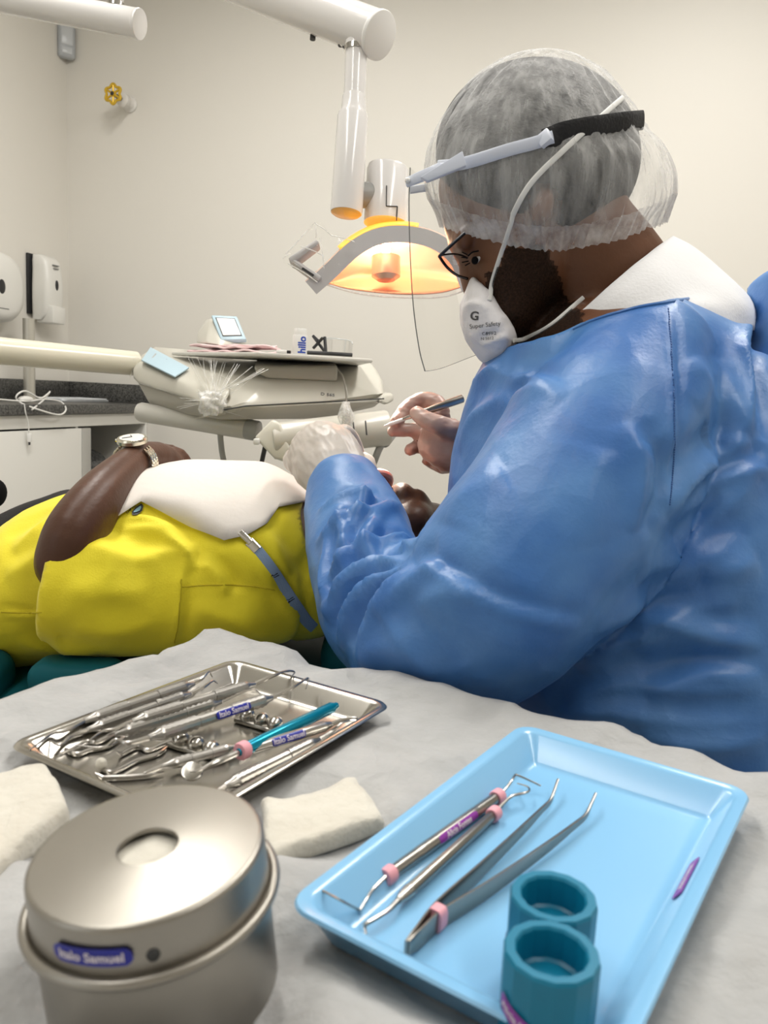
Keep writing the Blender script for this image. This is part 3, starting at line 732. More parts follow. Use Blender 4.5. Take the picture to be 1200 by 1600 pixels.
# transverse bars and handpiece holder below
rod(MB(), P(216, 643, 1.78), P(404, 674, 1.70), 0.0215, 32, 0.008).build('cross_bar', m_lightgrey, unit)
rod(MB(), P(384, 670, 1.705), P(405, 674, 1.70), 0.022, 32, 0.004).build('bar_sleeve', m_midgrey, unit)
rod(MB(), P(424, 690, 1.60), P(607, 668, 1.66), 0.037, 40, 0.006).build('holder_bar', m_unit, unit)
capq = ((397, 683, 1.575), (425, 655, 1.575), (437, 660, 1.57), (453, 700, 1.57), (445, 720, 1.575), (428, 716, 1.575))
MB().hull([P(*q) for q in capq] + [P(*q) + FWD * 0.07 for q in capq], 0.005).build('holder_end_cap', mat('holder_cap', (0.68, 0.66, 0.58), 0.35), unit)
MB().box(P(401, 690, 1.57), (0.012, 0.014, 0.012), bevel=0.003).build('cap_button', m_white_pl, unit)
for u in (468, 552, 571):
    a, b = P(u, 668 - (u - 468) * 0.1, 1.585), P(u + 2, 690 - (u - 468) * 0.1, 1.575)
    MB().tube([a, (a + b) / 2 - FWD * 0.002, b], 0.0016, 6).build('slot', m_seam, unit)
rod(MB(), P(598, 690, 1.66), P(612, 672, 1.70), 0.016, 20, 0.003).build('bar_foot', m_midgrey, unit)
# cables
for pts, r in ((((344, 655, 1.72), (345, 690, 1.73), (351, 725, 1.75), (370, 780, 1.77)), 0.0065), (((415, 695, 1.62), (409, 722, 1.66), (402, 760, 1.7)), 0.005), (((598, 690, 1.66), (588, 712, 1.66), (580, 740, 1.7), (578, 790, 1.72)), 0.0075)):
    MB().tube([P(*q) for q in pts], r, 12, step=6).build('cable', m_midgrey if r != 0.005 else m_seam, unit)
# syringe on its hook
MB().tube([P(*q) for q in ((529, 578, 1.70), (536, 590, 1.62), (541, 612, 1.58), (541.5, 634, 1.56))], 0.0022, 10, step=6).build('syringe_tip', m_chrome, unit)
MB().tube([P(541, 628, 1.56), P(540, 640, 1.56), P(541, 652, 1.56), P(542, 668, 1.56)], [0.007, 0.012, 0.017, 0.009], 18, step=4).build('syringe_cover', m_filmw, unit)
MB().tube([P(541, 632, 1.56), P(541, 668, 1.56)], [0.006, 0.010], 16).build('syringe_body', m_lightgrey, unit)
# film round the left wing, the bunched knot, and the fan of creases to the tray edge
patch(T_up, ((206, 560), (300, 548), (352, 640), (216, 604)), 22, 16, 0.004, 0.005, 4).build('film_wrap', m_film, unit, 0)
kn = ball(P(332, 628, 1.60), 0.028, 0.02, 0.024, None, 40); rough(kn, lambda p: 0.012 * ridged(p, 45, 3) - 0.010)
kn.build('film_knot', m_filmw, unit, 0)
fan = MB(); rg = random.Random(5)
for k in range(26):
    u1 = rg.uniform(290, 420); v1 = 549 + (u1 - 268) * 0.165 + 3
    a, b = P(332 + rg.uniform(-6, 12), 622 + rg.uniform(-8, 8), 1.59), P(u1, v1, 1.80 - (u1 - 268) / 136 * 0.2)
    fan.tube([a, (a + b) / 2 - UP * rg.uniform(0, 0.006) - FWD * 0.01, b], rg.choice((0.0003, 0.0004, 0.0008)), 5, step=3)
for k in range(16):
    a = P(332, 628, 1.59); an = rg.uniform(0.8 * PI, 1.6 * PI); L_ = rg.uniform(20, 55)
    b = P(332 + L_ * math.cos(an) * 1.2, 628 + 0.5 * L_ * math.sin(an), 1.62); fan.tube([a, (a + b) / 2 - FWD * 0.006, b], rg.choice((0.0004, 0.0006)), 5, step=3)
fan.build('film_crease', m_filmw, unit, 0)
crumple([[(300, 553, 1.79), (340, 560, 1.72), (404, 571, 1.62), (440, 573, 1.62)], [(318, 618, 1.62), (328, 622, 1.6), (338, 622, 1.6), (350, 616, 1.6)]], 9, 4, 0.006, 12).build('film_sheet', m_film, unit, 0)
crumple([[(560, 572, 1.66), (570, 573, 1.66), (578, 573, 1.66), (583, 571, 1.66)], [(560, 612, 1.69), (590, 622, 1.69), (606, 622, 1.7), (612, 616, 1.72)]], 8, 3, 0.006, 17).build('film_sheet', m_film, unit, 0)

# things on the unit's tray
def on_tray(u, v): return onz(u, v, TRZ)
m_pink = mat('pink_paper', (0.80, 0.60, 0.60), 0.8, bump=(50, 0.3))
pb = [(u, v) for u, v in ((288, 549), (330, 538), (446, 535), (424, 552))]
def tray_pt(u, d, h=0): q = P(u, 560, d); return Vector((q.x, q.y, TRZ + h))
t = thing('pink_bib', 'folded pink paper bibs lying on the delivery tray', 'paper bib', tray_pt(370, 1.74), None)
for i, (us, hh) in enumerate(((0, 0.002), (1, 0.0085), (2, 0.0145))):
    base = [tray_pt(292 + 4 * i, 1.83, hh), tray_pt(402, 1.645 + 0.01 * i, hh), tray_pt(444 - 6 * i, 1.69, hh), tray_pt(338, 1.89, hh)]
    G = []
    for a in np.linspace(0, 1, 26):
        G.append([(base[0] * (1 - a) + base[1] * a) * (1 - b) + (base[3] * (1 - a) + base[2] * a) * b for b in np.linspace(0, 1, 14)])
    b2 = MB().grid(G); b2.v = [p + Vector((0, 0, 0.007 * (0.5 + noise.noise(p * 22 + Vector((i, 3, 1)))))) for p in b2.v]
    solid(b2.build('bib_layer', m_pink, t, 0), 0.004, 1)
m_bottle = mat('bottle_white', (0.74, 0.73, 0.70), 0.35); m_inkblue = mat('print_blue', (0.02, 0.06, 0.38), 0.5)
bp = tray_pt(468, 1.70)
t = thing('bottle', 'small white bottle with blue lettering standing on the delivery tray', 'bottle', bp)
TB = Matrix.Translation(bp)
MB().lathe([(0.0148, 0.0003), (0.0158, 0.002), (0.0158, 0.040), (0.0150, 0.043)], 28, TB).build('body', m_bottle, t)
MB().lathe([(0.0135, 0.0432), (0.0135, 0.054), (0.0125, 0.0565), (0.003, 0.057)], 28, TB).build('cap', m_bottle, t)
tm = text_mesh('hillo', 0.024, 0.0001, 0.0008); pts = []
toc = (CAM - bp); a0 = math.atan2(toc.y, toc.x) + 0.35
for p in tm.v:
    x, y = -p.y, p.x; an = a0 + x / 0.0158; r_ = 0.0160 + p.z; pts.append(bp + Vector((r_ * math.cos(an), r_ * math.sin(an), 0.0225 + y * 0.86)))
MB().add(pts, tm.f).build('lettering', m_inkblue, t, flat=True)
# goggles on the tray
m_gog = glossy_film('goggle_lens', (0.95, 0.95, 0.95), 0.3, 0.05)
gp = tray_pt(515, 1.70)
t = thing('safety_goggles', 'clear safety goggles with black side arms lying on the delivery tray', 'goggles', gp)
MB().tube([tray_pt(480, 1.66, 0.006), tray_pt(515, 1.655, 0.006), tray_pt(550, 1.665, 0.006)], 0.0045, 10, step=4, up=(0, 0, 1), flat=0.9).build('temple', m_dark, t)
ln = []
for k in range(19):
    f = k / 18; q = [(500, 1.70), (506, 1.76), (526, 1.80), (546, 1.77), (550, 1.70)]
    c = catmull(q, 6); i = min(int(f * (len(c) - 1)), len(c) - 1); u, d = c[i]; hgt = 0.040 * (math.sin(PI * (0.22 + 0.6 * f)) ** 0.8)
    ln.append([tray_pt(u, d, 0.006 + hgt * g_) for g_ in (0, 0.33, 0.66, 1)])
MB().grid(ln).build('lens', m_gog, t, 0)
MB().tube([r_[-1] for r_ in ln], 0.0012, 6).build('lens_rim', mat('lens_edge', (0.5, 0.52, 0.52), 0.2), t)
gb = MB()
for a, b in (((488, 1.72, 0.044), (508, 1.70, 0.010)), ((489, 1.71, 0.018), (503, 1.70, 0.040)), ((506, 1.70, 0.042), (509, 1.69, 0.008)), ((488, 1.72, 0.044), (496, 1.71, 0.034))):
    gb.tube([tray_pt(*a), tray_pt(*b)], 0.0034, 8)
gb.build('temple', m_dark, t)
t = thing('small_clip', 'tiny white and black clip between the pink bibs and the bottle', 'clip', tray_pt(446, 1.64))
MB().box(tray_pt(440, 1.64, 0.0042), (0.022, 0.012, 0.007), bevel=0.002).build('body', m_white_pl, t)
MB().box(tray_pt(451, 1.64, 0.0042), (0.008, 0.010, 0.006), bevel=0.001).build('jaw', m_dark, t)
# ------------------------------------------------------------------ draped instrument table
ZT = CAM.z - 0.22
E1 = Vector((math.cos(rad(-29)), math.sin(rad(-29)), 0)); E2 = Vector((-E1.y, E1.x, 0))
K = onz(336, 1010, ZT)
TW, TD = 0.78, 0.74
TM = Matrix(((E1.x, E2.x, 0, K.x), (E1.y, E2.y, 0, K.y), (0, 0, 1, 0), (0, 0, 0, 1)))
m_paint = mat('cart_paint', (0.7, 0.7, 0.7), 0.35)
tb = thing('instrument_table', 'instrument table hidden under the white nonwoven drape', 'table', TM @ Vector((TW / 2, -TD / 2, 0)))
MB().box((TW / 2, -TD / 2, ZT - 0.016), (TW - 0.012, TD - 0.012, 0.024), TM, 0.004).build('table_top', m_paint, tb)
for x in (0.04, TW - 0.04):
    for y in (-0.04, -TD + 0.04):
        MB().box((x, y, (ZT - 0.028) / 2), (0.03, 0.03, ZT - 0.028), TM, 0.004).build('leg', m_paint, tb)
m_drape = mat('nonwoven_drape', (0.43, 0.43, 0.425), 0.8, bump=(220, 0.3, 5), mottle=(26, (0.36, 0.36, 0.355), 0.8), sheen=0.2); creases(m_drape, 22, 0.55, 0.006)
def drape_z(x, y):
    p = Vector((x * 6.5, y * 6.5, 1.3))
    h = 0.0062 * ridged(p * 0.5 + Vector((noise.noise(p * 0.6), noise.noise(p * 0.6 + Vector((5, 2, 1))), 0)) * 0.5, 1.0, 2)
    h += 0.0042 * ridged(Vector((x * 1.2 + 0.02 * noise.noise(Vector((x * 20, y * 20, 1))), y + 0.02 * noise.noise(Vector((x * 22, y * 22, 4))), 0.3)), 13, 2)
    h += crumple_h(Vector((x, y, 0.1)), 11, 0.018, 4.0) + crumple_h(Vector((x, y, 0.4)), 26, 0.006, 8.0)
    return 0.0012 + max(-0.0008, h * 0.9)
flat_spots = []          # footprints of things resting on the drape: centre, x axis, half sizes
NX = 190; G = []
ext = 0.20
def lin(a, b, n): return [a + (b - a) * i / (n - 1) for i in range(n)]
def fold_over(s, L):      # distance along the cloth -> (position, drop)
    if s < 0: return (-min(-s, 0.012) * (1 if -s < 0.012 else 1) * 0.8, max(0, -s - 0.006))
    if s > L: return (L + min(s - L, 0.012) * 0.8, max(0, s - L - 0.006))
    return (s, 0)
drape_pts = []
for j, y in enumerate(lin(-TD - ext, ext, NX)):
    row = []
    for i, x in enumerate(lin(-ext, TW + ext, NX)):
        px, dx = fold_over(x, TW); py_, dy = fold_over(-y, TD); py_ = -py_
        drop = max(dx, dy); z = ZT + drape_z(x, y) - drop
        if drop > 0:
            wv = 0.012 * min(1, drop / 0.06) * noise.noise(Vector((x * 11, y * 11, 3)))
            sx = 0.008 if dx > dy else 0.0; nx_ = (-1 if x < 0 else 1) if dx > 0 else 0; ny_ = (1 if y > 0 else -1) if dy > 0 else 0
            px += nx_ * (0.006 + abs(wv)) if dx >= dy else 0; py_ += ny_ * (0.006 + abs(wv)) if dy > dx else 0
            px += nx_ * 0.002; py_ += ny_ * 0.002
        else:
            edge = min(x, TW - x, -y, TD + y)
            z += 0.006 * math.exp(-(edge / 0.05) ** 2) * (0.5 + noise.noise(Vector((x * 9, y * 9, 8))))
        row.append(Vector((px, py_, z)))
    drape_pts.append(row)
def flatten(M, hx, hy, z):
    """press the cloth down where something stands on it"""
    I = M.inverted()
    for row in drape_pts:
        for p in row:
            q = I @ (TM @ Vector((p.x, p.y, 0)) + Vector((0, 0, M.translation.z)))
            d = max(abs(q.x) - hx, abs(q.y) - hy)
            if d < 0.02 and p.z > ZT - 0.02:
                k = min(1, max(0, 1 - d / 0.02)); p.z = p.z * (1 - k) + min(p.z, z) * k

def tray(name, label, quad, rimz, prof, m, ang, r):
    q = [onz(u, v, rimz) for u, v in quad]
    e2 = (q[0] - q[2]); a2 = math.atan2(e2.y, e2.x); e1 = q[1] - q[0]; a1 = math.atan2(e1.y, e1.x)
    a = (a2 - PI / 2 + a1) / 2
    X = Vector((math.cos(a), math.sin(a), 0)); Y = Vector((-X.y, X.x, 0))
    w_, l_ = e1.dot(X), e2.dot(Y); c = q[0] + X * (w_ / 2) - Y * (l_ / 2)
    base = ZT + 0.0015
    M = Matrix(((X.x, Y.x, 0, c.x), (X.y, Y.y, 0, c.y), (0, 0, 1, base), (0, 0, 0, 1)))
    t = thing(name, label, 'tray', M=M)
    R = [[Vector((x, y, z)) for x, y in rounded_rect(w_ - 2 * o, l_ - 2 * o, max(0.003, r - o * 0.6), 7)] for o, z in prof]
    MB().rings(R).build('tray_body', m, t, 50)
    flatten(M, w_ / 2 - prof[0][0] + 0.004, l_ / 2 - prof[0][0] + 0.004, ZT + 0.0008)
    return t, M, w_, l_
m_bluetray = mat('blue_plastic_tray', (0.235, 0.50, 0.76), 0.24, coat=0.35, rough_var=0.06)
m_steel = mat('polished_steel', (0.46, 0.44, 0.40), 0.2, 1.0, rough_var=0.06)
m_steel2 = mat('brushed_steel', (0.34, 0.32, 0.285), 0.38, 1.0, bump=(40, 0.06), rough_var=0.08)
m_tool = mat('instrument_steel', (0.45, 0.43, 0.40), 0.25, 1.0)
m_knurl = mat('knurled_steel', (0.40, 0.385, 0.36), 0.3, 1.0)
m_tooldk = mat('satin_steel', (0.30, 0.285, 0.26), 0.3, 1.0)
bt, BTM, bw, bl = tray('blue_instrument_tray', 'light blue plastic instrument tray on the white drape', [(815, 1133), (1177, 1237), (432, 1412)], ZT + 0.0185,
    [(0.013, 0.0), (0.005, 0.014), (0.001, 0.0162), (0.0, 0.0172), (0.0008, 0.0184), (0.005, 0.0182), (0.0075, 0.0168), (0.0155, 0.0048), (0.0172, 0.0034), (0.0205, 0.0028)], m_bluetray, 0, 0.012)
stt, STM, sw_, sl_ = tray('steel_instrument_tray', 'shallow stainless steel tray full of dental instruments on the white drape', [(365, 1030), (617, 1100), (3, 1163)], ZT + 0.0145,
    [(0.014, 0.0), (0.005, 0.0105), (0.001, 0.0120), (0.0, 0.0128), (0.001, 0.0138), (0.0045, 0.0136), (0.007, 0.0122), (0.0145, 0.0034), (0.0165, 0.0022), (0.020, 0.0018)], m_steel, 0, 0.012)
ZB = ZT + 0.0015 + 0.0028; ZS = ZT + 0.0015 + 0.0018     # tray floors

m_pinkring = mat('pink_silicone', (0.78, 0.36, 0.42), 0.5); m_purple = mat('purple_label', (0.25, 0.035, 0.33), 0.35); m_bluelab = mat('blue_label', (0.015, 0.02, 0.30), 0.3)
m_lettp = mat('label_letters', (0.72, 0.66, 0.74), 0.5); m_teal = mat('teal_plastic', (0.0, 0.17, 0.29), 0.42); m_tealm = mat('teal_anodised', (0.0, 0.24, 0.36), 0.22, 0.5)
m_cotton = mat('cotton', (0.66, 0.63, 0.55), 0.9, bump=(160, 0.6, 5), sheen=0.3, mottle=(30, (0.58, 0.54, 0.46), 0.7))

def lab_on_cyl(parent, M, r, a0, x0, length, height, body, mback, mlet, size):
    """printed label wrapped on a cylinder lying along local x of M; a0 = middle angle"""
    n = 10; G = []
    for i in range(13):
        x = x0 - length / 2 + length * i / 12; e = 1.0
        if i in (0, 12): e = 0.72
        G.append([M @ Vector((x, (r + 0.00012) * math.cos(a0 + (k / n - 0.5) * e * height / r), (r + 0.00012) * math.sin(a0 + (k / n - 0.5) * e * height / r))) for k in range(n + 1)])
    lb = MB().grid(G).build('label', mback, parent, 0)
    tm = text_mesh(body, size, 0.00003, size * 0.02); pts = []
    for p in tm.v:
        a = a0 - p.y / r; pts.append(M @ Vector((x0 + p.x, (r + 0.0002 + p.z) * math.cos(a), (r + 0.0002 + p.z) * math.sin(a))))
    MB().add(pts, tm.f).build('lettering', mlet, lb, flat=True)
    return lb

def tool_frame(a, b):
    a, b = Vector(a), Vector(b); x = (b - a).normalized(); z = Vector((0, 0, 1)); z = (z - x * z.dot(x)).normalized(); y = z.cross(x); o = (a + b) / 2
    return Matrix(((x.x, y.x, z.x, o.x), (x.y, y.y, z.y, o.y), (x.z, y.z, z.z, o.z), (0, 0, 0, 1))), (b - a).length
ID = Matrix()
def handle(L, r, style):
    """turned handle along x, length L"""
    m = MB(); n = 14; R = []
    if style == 'knurl':
        st = [(-L / 2, 0.45), (-L / 2 + 0.004, 0.62), (-L / 2 + 0.007, 0.95)]
        k1 = int(L * 0.30 / 0.0008); xs = []
        for s0, s1 in ((-L / 2 + 0.008, -L * 0.14), (L * 0.14, L / 2 - 0.008)):
            c = max(6, int((s1 - s0) / 0.0020)); xs.append([(s0 + (s1 - s0) * i / c) for i in range(c + 1)])
        seq = [(x, s, 0) for x, s in st] + [(x, 1.0, i + 1) for i, x in enumerate(xs[0])] + [(-L * 0.135, 0.86, 0), (-L * 0.13, 0.92, 0), (L * 0.13, 0.92, 0), (L * 0.135, 0.86, 0)] + [(x, 1.0, i + 1) for i, x in enumerate(xs[1])] + [(-x, s, 0) for x, s in st[::-1]]
        for x, s, kk in seq:
            R.append([Vector((x, r * s * (1 + (0.11 if (j + kk) % 2 else -0.10) * (kk > 0)) * math.cos(2 * PI * j / n), r * s * (1 + (0.11 if (j + kk) % 2 else -0.10) * (kk > 0)) * math.sin(2 * PI * j / n))) for j in range(n)])
    else:
        pr = {'smooth': [(-L / 2, .55), (-L / 2 + .004, .8), (-L / 2 + .006, 1), (L / 2 - .006, 1), (L / 2 - .004, .8), (L / 2, .55)],
              'groove': [(-L / 2, .6), (-L / 2 + .003, .95)] + [(-L / 2 + .005 + i * .0012, 1 if i % 2 else .93) for i in range(int(L * .22 / .0012))] + [(-L * .2, 1), (L * .2, 1)] + [(L / 2 - .005 - i * .0012, 1 if i % 2 else .93) for i in range(int(L * .22 / .0012))][::-1] + [(L / 2 - .003, .95), (L / 2, .6)]}[style]
        for x, s in pr: R.append([Vector((x, r * s * math.cos(2 * PI * j / n), r * s * math.sin(2 * PI * j / n))) for j in range(n)])
    return m.rings(R)
def world_tool(name, label, cat, a, b, r, style, tips, mh=None, group=None, z0=0):
    """a double-ended instrument: handle from a to b, tips = list of world-space paths that start at the handle ends"""
    M, L = tool_frame(a, b); t = thing(name, label, cat, M=M, group=group); I = M.inverted()
    handle(L, r, style).build('handle', mh or (m_knurl if style == 'knurl' else m_tool), t, 25 if style == 'knurl' else 60)
    for pts, r0, r1 in tips:
        p = [I @ (above_tray(Vector(q)) if 'tray' in label and 'blue tray' in label or 'explorer with' in label else Vector(q)) for q in pts]; n = len(p)
        MB().tube(p, [r0 + (r1 - r0) * i / (n - 1) for i in range(n)], 8, step=5).build('working_tip', m_tool, t)
    return t, M, L
def ring_on(t, x, r, L=0.006, ri=None):
    MB().tube([Vector((x - L / 2, 0, 0)), Vector((x - L / 2 + 0.0008, 0, 0)), Vector((x + L / 2 - 0.0008, 0, 0)), Vector((x + L / 2, 0, 0))], [r * 0.9, r, r, r * 0.9], 20).build('colour_ring', m_pinkring, t)
Ib = BTM.inverted()
def tray_h(p):
    q = Ib @ p; o = min(bw / 2 - abs(q.x), bl / 2 - abs(q.y)); return BTM.translation.z + float(np.interp(o, [0.0075, 0.0155, 0.0172, 0.0205], [0.0168, 0.0048, 0.0034, 0.0028]))
def above_tray(p):
    u, v, d = proj(p); p = Vector(p)
    for _ in range(6):
        h = tray_h(p) + 0.0008
        if p.z >= h - 1e-5: break
        p = onz(u, v, h)
    return p
def zp(z, *uv): return [onz(u, v, z + (k[0] if (k := r) else 0)) for u, v, *r in uv]

# --- blue tray contents
zh = ZB + 0.0043
def pts(z, lst): return [onz(u, v, z + (r[0] if r else 0)) for u, v, *r in lst]
t, M, L = world_tool('periodontal_probe', 'steel probe with two pink rings and a purple name label in the blue tray', 'dental instrument', onz(600, 1372, zh), onz(782, 1242, zh), 0.0031, 'groove',
    [(pts(zh, [(602, 1370), (584, 1388), (573, 1404, 0.001), (563, 1421, -0.0005)]) + pts(zh - 0.0015, [(561, 1422), (536, 1409), (504, 1392)]), 0.0009, 0.0005),
     (pts(zh, [(780, 1243), (792, 1230, 0.002), (800, 1219, 0.004), (805, 1211, 0.004)]) + pts(zh, [(810, 1212, 0.004), (826, 1219, 0.002), (845, 1228, 0.0)]), 0.0009, 0.0005)], m_tooldk)
ring_on(t, -L / 2 + 0.003, 0.0042); ring_on(t, L / 2 - 0.003, 0.0042)
toc = (M.inverted() @ CAM); av = math.atan2(toc.z, toc.y)
lab_on_cyl(t, ID, 0.0031, av + 0.35, 0.006, 0.034, 0.0042, 'Alicia Fontes', m_purple, m_lettp, 0.0042)
t, M, L = world_tool('explorer_probe', 'slimmer steel explorer with one pink ring lying between probe and tweezers', 'dental instrument', onz(630, 1400, zh), onz(776, 1268, zh), 0.0026, 'smooth',
    [(pts(zh, [(632, 1398), (620, 1409), (604, 1424), (573, 1443)]) + pts(zh - 0.001, [(570, 1447), (571, 1456), (572, 1464)]), 0.0014, 0.0005),
     (pts(zh, [(774, 1269), (786, 1256, 0.001), (800, 1244, 0.002), (820, 1239, 0.003), (827, 1235, 0.003), (824, 1229, 0.003), (808, 1224, 0.003)]), 0.0011, 0.0004)], m_tooldk)
ring_on(t, L / 2 - 0.003, 0.0038)
MB().tube([Vector((-L / 2 - 0.004, 0, 0)), Vector((-L / 2, 0, 0)), Vector((-L / 2 + 0.005, 0, 0))], [0.0015, 0.0024, 0.0029], 16).build('collet', m_tool, t)
# tweezers: two flat blades joined at the foot, lying on their edge
zw = ZB + 0.0050
a_ = onz(634, 1481, zw); b_ = onz(905, 1290, zw)
M, L = tool_frame(a_, b_); t = thing('tweezers', 'angled steel college tweezers with a pink ring lying open in the blue tray', 'tweezers', M=M); I = M.inverted()
def blade(lst, hs, th):
    p = [I @ q for q in lst]; Q = catmull([tuple(q) + (h,) for q, h in zip(p, hs)], 6); R = []
    for i, q in enumerate(Q):
        c = Vector(q[:3]); tg = Vector(Q[min(i + 1, len(Q) - 1)][:3]) - Vector(Q[max(i - 1, 0)][:3]); tg.z = 0; tg.normalize(); s = Vector((-tg.y, tg.x, 0)); hh = q[3]
        R.append([c + s * (th * x) + Vector((0, 0, hh * z)) for x, z in ((-.5, -.9), (-.5, .9), (-.3, 1), (.3, 1), (.5, .9), (.5, -.9), (.3, -1), (-.3, -1))])
    return MB().rings(R)
blade(pts(zw, [(634, 1481), (650, 1462), (684, 1420), (750, 1361), (816, 1297), (846, 1266), (859, 1253), (866, 1236, 0.002), (872, 1218, 0.004)]), [0.003, 0.0042, 0.0044, 0.0043, 0.003, 0.0018, 0.0014, 0.0010, 0.0006], 0.0013).build('blade', m_tooldk, t, 40)
blade(pts(zw, [(638, 1481), (656, 1466), (692, 1434), (768, 1386), (852, 1326), (895, 1292), (914, 1276), (923, 1258, 0.002), (931, 1240, 0.004)]), [0.003, 0.0042, 0.0044, 0.0043, 0.0032, 0.002, 0.0015, 0.0010, 0.0006], 0.0013).build('blade', m_tooldk, t, 40)
q0 = I @ onz(683, 1434, zw); dirx = (I.to_3x3() @ (onz(720, 1402, zw) - onz(660, 1458, zw))).normalized(); sd = Vector((-dirx.y, dirx.x, 0))
R = []
for k in range(24):
    a = 2 * PI * k / 24; R.append(q0 + sd * (0.0036 * math.copysign(abs(math.cos(a)) ** 0.6, math.cos(a))) + Vector((0, 0, 0.0050 * math.copysign(abs(math.sin(a)) ** 0.6, math.sin(a)))))
rb = MB(); rb.rings([[p + dirx * o for p in R] for o in (-0.0026, -0.0020, 0.0020, 0.0026)]); rb.build('colour_ring', m_pinkring, t)

# teal rings standing in the tray
def tealcup(u, v, label):
    H = 0.036; c = onz(u, v, ZB + H); c.z = ZB + 0.0004
    t = thing('endodontic_ring', label, 'holder', c, 'teal plastic ring holders')
    def ngon(r, z, n=14, tw=0.1): return [c + Vector((r * math.cos(2 * PI * j / n + tw), r * math.sin(2 * PI * j / n + tw), z)) for j in range(n)]
    m = MB().rings([ngon(0.0155, 0), ngon(0.0158, 0.001), ngon(0.0160, H - 0.0012), ngon(0.0154, H), ngon(0.0124, H), ngon(0.0117, H - 0.001), ngon(0.0112, H - 0.011), ngon(0.010, H - 0.0118)])
    m.build('ring_body', m_teal, t, 20); return t, c, H
t1, c1, H = tealcup(865, 1400, 'teal plastic ring holder standing behind the nearer one in the blue tray')
t2, c2, H = tealcup(862, 1486, 'teal plastic ring holder nearest the camera, with a purple label, in the blue tray')
for t_, c_, av_, zz_ in ((t2, c2, math.atan2(CAM.y - c2.y, CAM.x - c2.x) - 0.5, 0.0175), (t1, c1, math.atan2(CAM.y - c1.y, CAM.x - c1.x) - 1.35, 0.0105)):
    Mc = Matrix.Translation(c_ + Vector((0, 0, zz_))) @ Matrix(((0, 1, 0, 0), (0, 0, 1, 0), (1, 0, 0, 0), (0, 0, 0, 1)))      # local x up
    G = []; n = 16
    for i in range(n + 1):
        f = i / n - 0.5; a = av_ + f * 1.25; hh = 0.0030 * (1 if 0 < i < n else 0.6); zc = -f * 0.006
        G.append([c_ + Vector((0.0163 * math.cos(a), 0.0163 * math.sin(a), zz_ + zc + hh * s)) for s in (-1, 0, 1)])
    lb = MB().grid(G).build('label', m_purple, t_, 0)
    tm = text_mesh('Alicia Fontes', 0.0034, 0.00003, 0.00006)
    MB().add([c_ + Vector(((0.0165 + p.z) * math.cos(av_ + p.x / 0.0163), (0.0165 + p.z) * math.sin(av_ + p.x / 0.0163), zz_ + p.y - p.x / 0.0163 / 1.25 * 0.006)) for p in tm.v], tm.f).build('lettering', m_lettp, lb, flat=True)
# name label on the tray's right rim
p0, p1 = onz(1066, 1414, ZT + 0.012), onz(1100, 1354, ZT + 0.012)
Iy = BTM.inverted(); yl = ((Iy @ p0).y + (Iy @ p1).y) / 2
nrm = Vector((-0.82, 0, 0.57)); tb_ = Matrix.Translation(Vector((bw / 2 - 0.0108, yl, 0.0125))) @ frame((0, 0, 0), Vector((0, 1, 0)), nrm)
lm = MB(); rr = rounded_rect(0.034, 0.0062, 0.0012, 3); lm.rings([[Vector((x, y, 0.0002)) for x, y in rr], [Vector((x, y, 0.0006)) for x, y in rr]])
lb = MB().add(lm.v, lm.f, tb_).build('label', m_purple, bt)
tm = text_mesh('Alicia Fontes', 0.0044, 0.00003, 0.0001); MB().add(tm.v, tm.f, tb_ @ Matrix.Translation((0, 0, 0.00068))).build('lettering', m_lettp, lb, flat=True)

# --- steel tray contents
z1 = ZS + 0.0048
defs = [
 # a, b, r, style, left tip, right tip, lift, label
 ((131, 1127), (303, 1068), .0036, 'knurl', [(131, 1127), (104, 1141), (82, 1146), (62, 1160), (46, 1172)], [(303, 1068), (316, 1060, .003), (326, 1050, .004), (332, 1058, .0)], .0085, 'knurled double-ended scaler at the back of the steel tray'),
 ((136, 1141), (297, 1084), .0036, 'knurl', [(136, 1141), (110, 1151), (94, 1164), (78, 1158)], [(297, 1084), (318, 1074, .002), (332, 1064, .003), (340, 1068)], .0045, 'second knurled scaler from the back of the steel tray'),
 ((206, 1128), (398, 1069), .0038, 'knurl', [(206, 1128), (180, 1139), (160, 1143), (140, 1156)], [(398, 1069), (424, 1057, .003), (446, 1049, .003), (460, 1050), (455, 1058)], .010, 'knurled scaler whose hooked tip reaches over the back corner of the steel tray'),
 ((178, 1147), (345, 1096), .0038, 'knurl', [(178, 1147), (150, 1160), (136, 1158), (112, 1170), (92, 1178)], [(345, 1096), (372, 1084, .002), (396, 1078, .003), (406, 1084)], .0065, 'knurled scaler lying just behind the one with the blue name label'),
 ((232, 1153), (425, 1090), .0040, 'knurl', [(232, 1153), (200, 1161), (180, 1156), (160, 1168), (118, 1164)], [(425, 1090), (452, 1077, .003), (470, 1066, .004), (482, 1060, .003), (478, 1076)], .012, 'knurled scaler with a blue name label in the middle of the steel tray'),
 ((252, 1198), (372, 1166), .0030, 'knurl', [(252, 1198), (232, 1206), (224, 1208)], [(372, 1166), (390, 1160), (402, 1158)], .002, 'short slim knurled instrument at the near side of the steel tray'),
 ((380, 1174), (517, 1132), .0034, 'smooth', [(380, 1174), (340, 1188), (312, 1203), (296, 1206)], [(517, 1132), (538, 1124, .002), (556, 1122, .002), (558, 1128)], .006, 'smooth steel instrument with a blue name label beside the teal handled one'),
 ((351, 1229), (499, 1156), .0036, 'knurl', [(351, 1229), (336, 1238), (328, 1246)], [(499, 1156), (520, 1142, .001), (534, 1130, .003), (548, 1126, .002)], .001, 'knurled instrument nearest the front edge of the steel tray'),
]
LAB = {4: ('Italo Samuel', 0.012), 6: ('Italo Samuel', -0.002)}
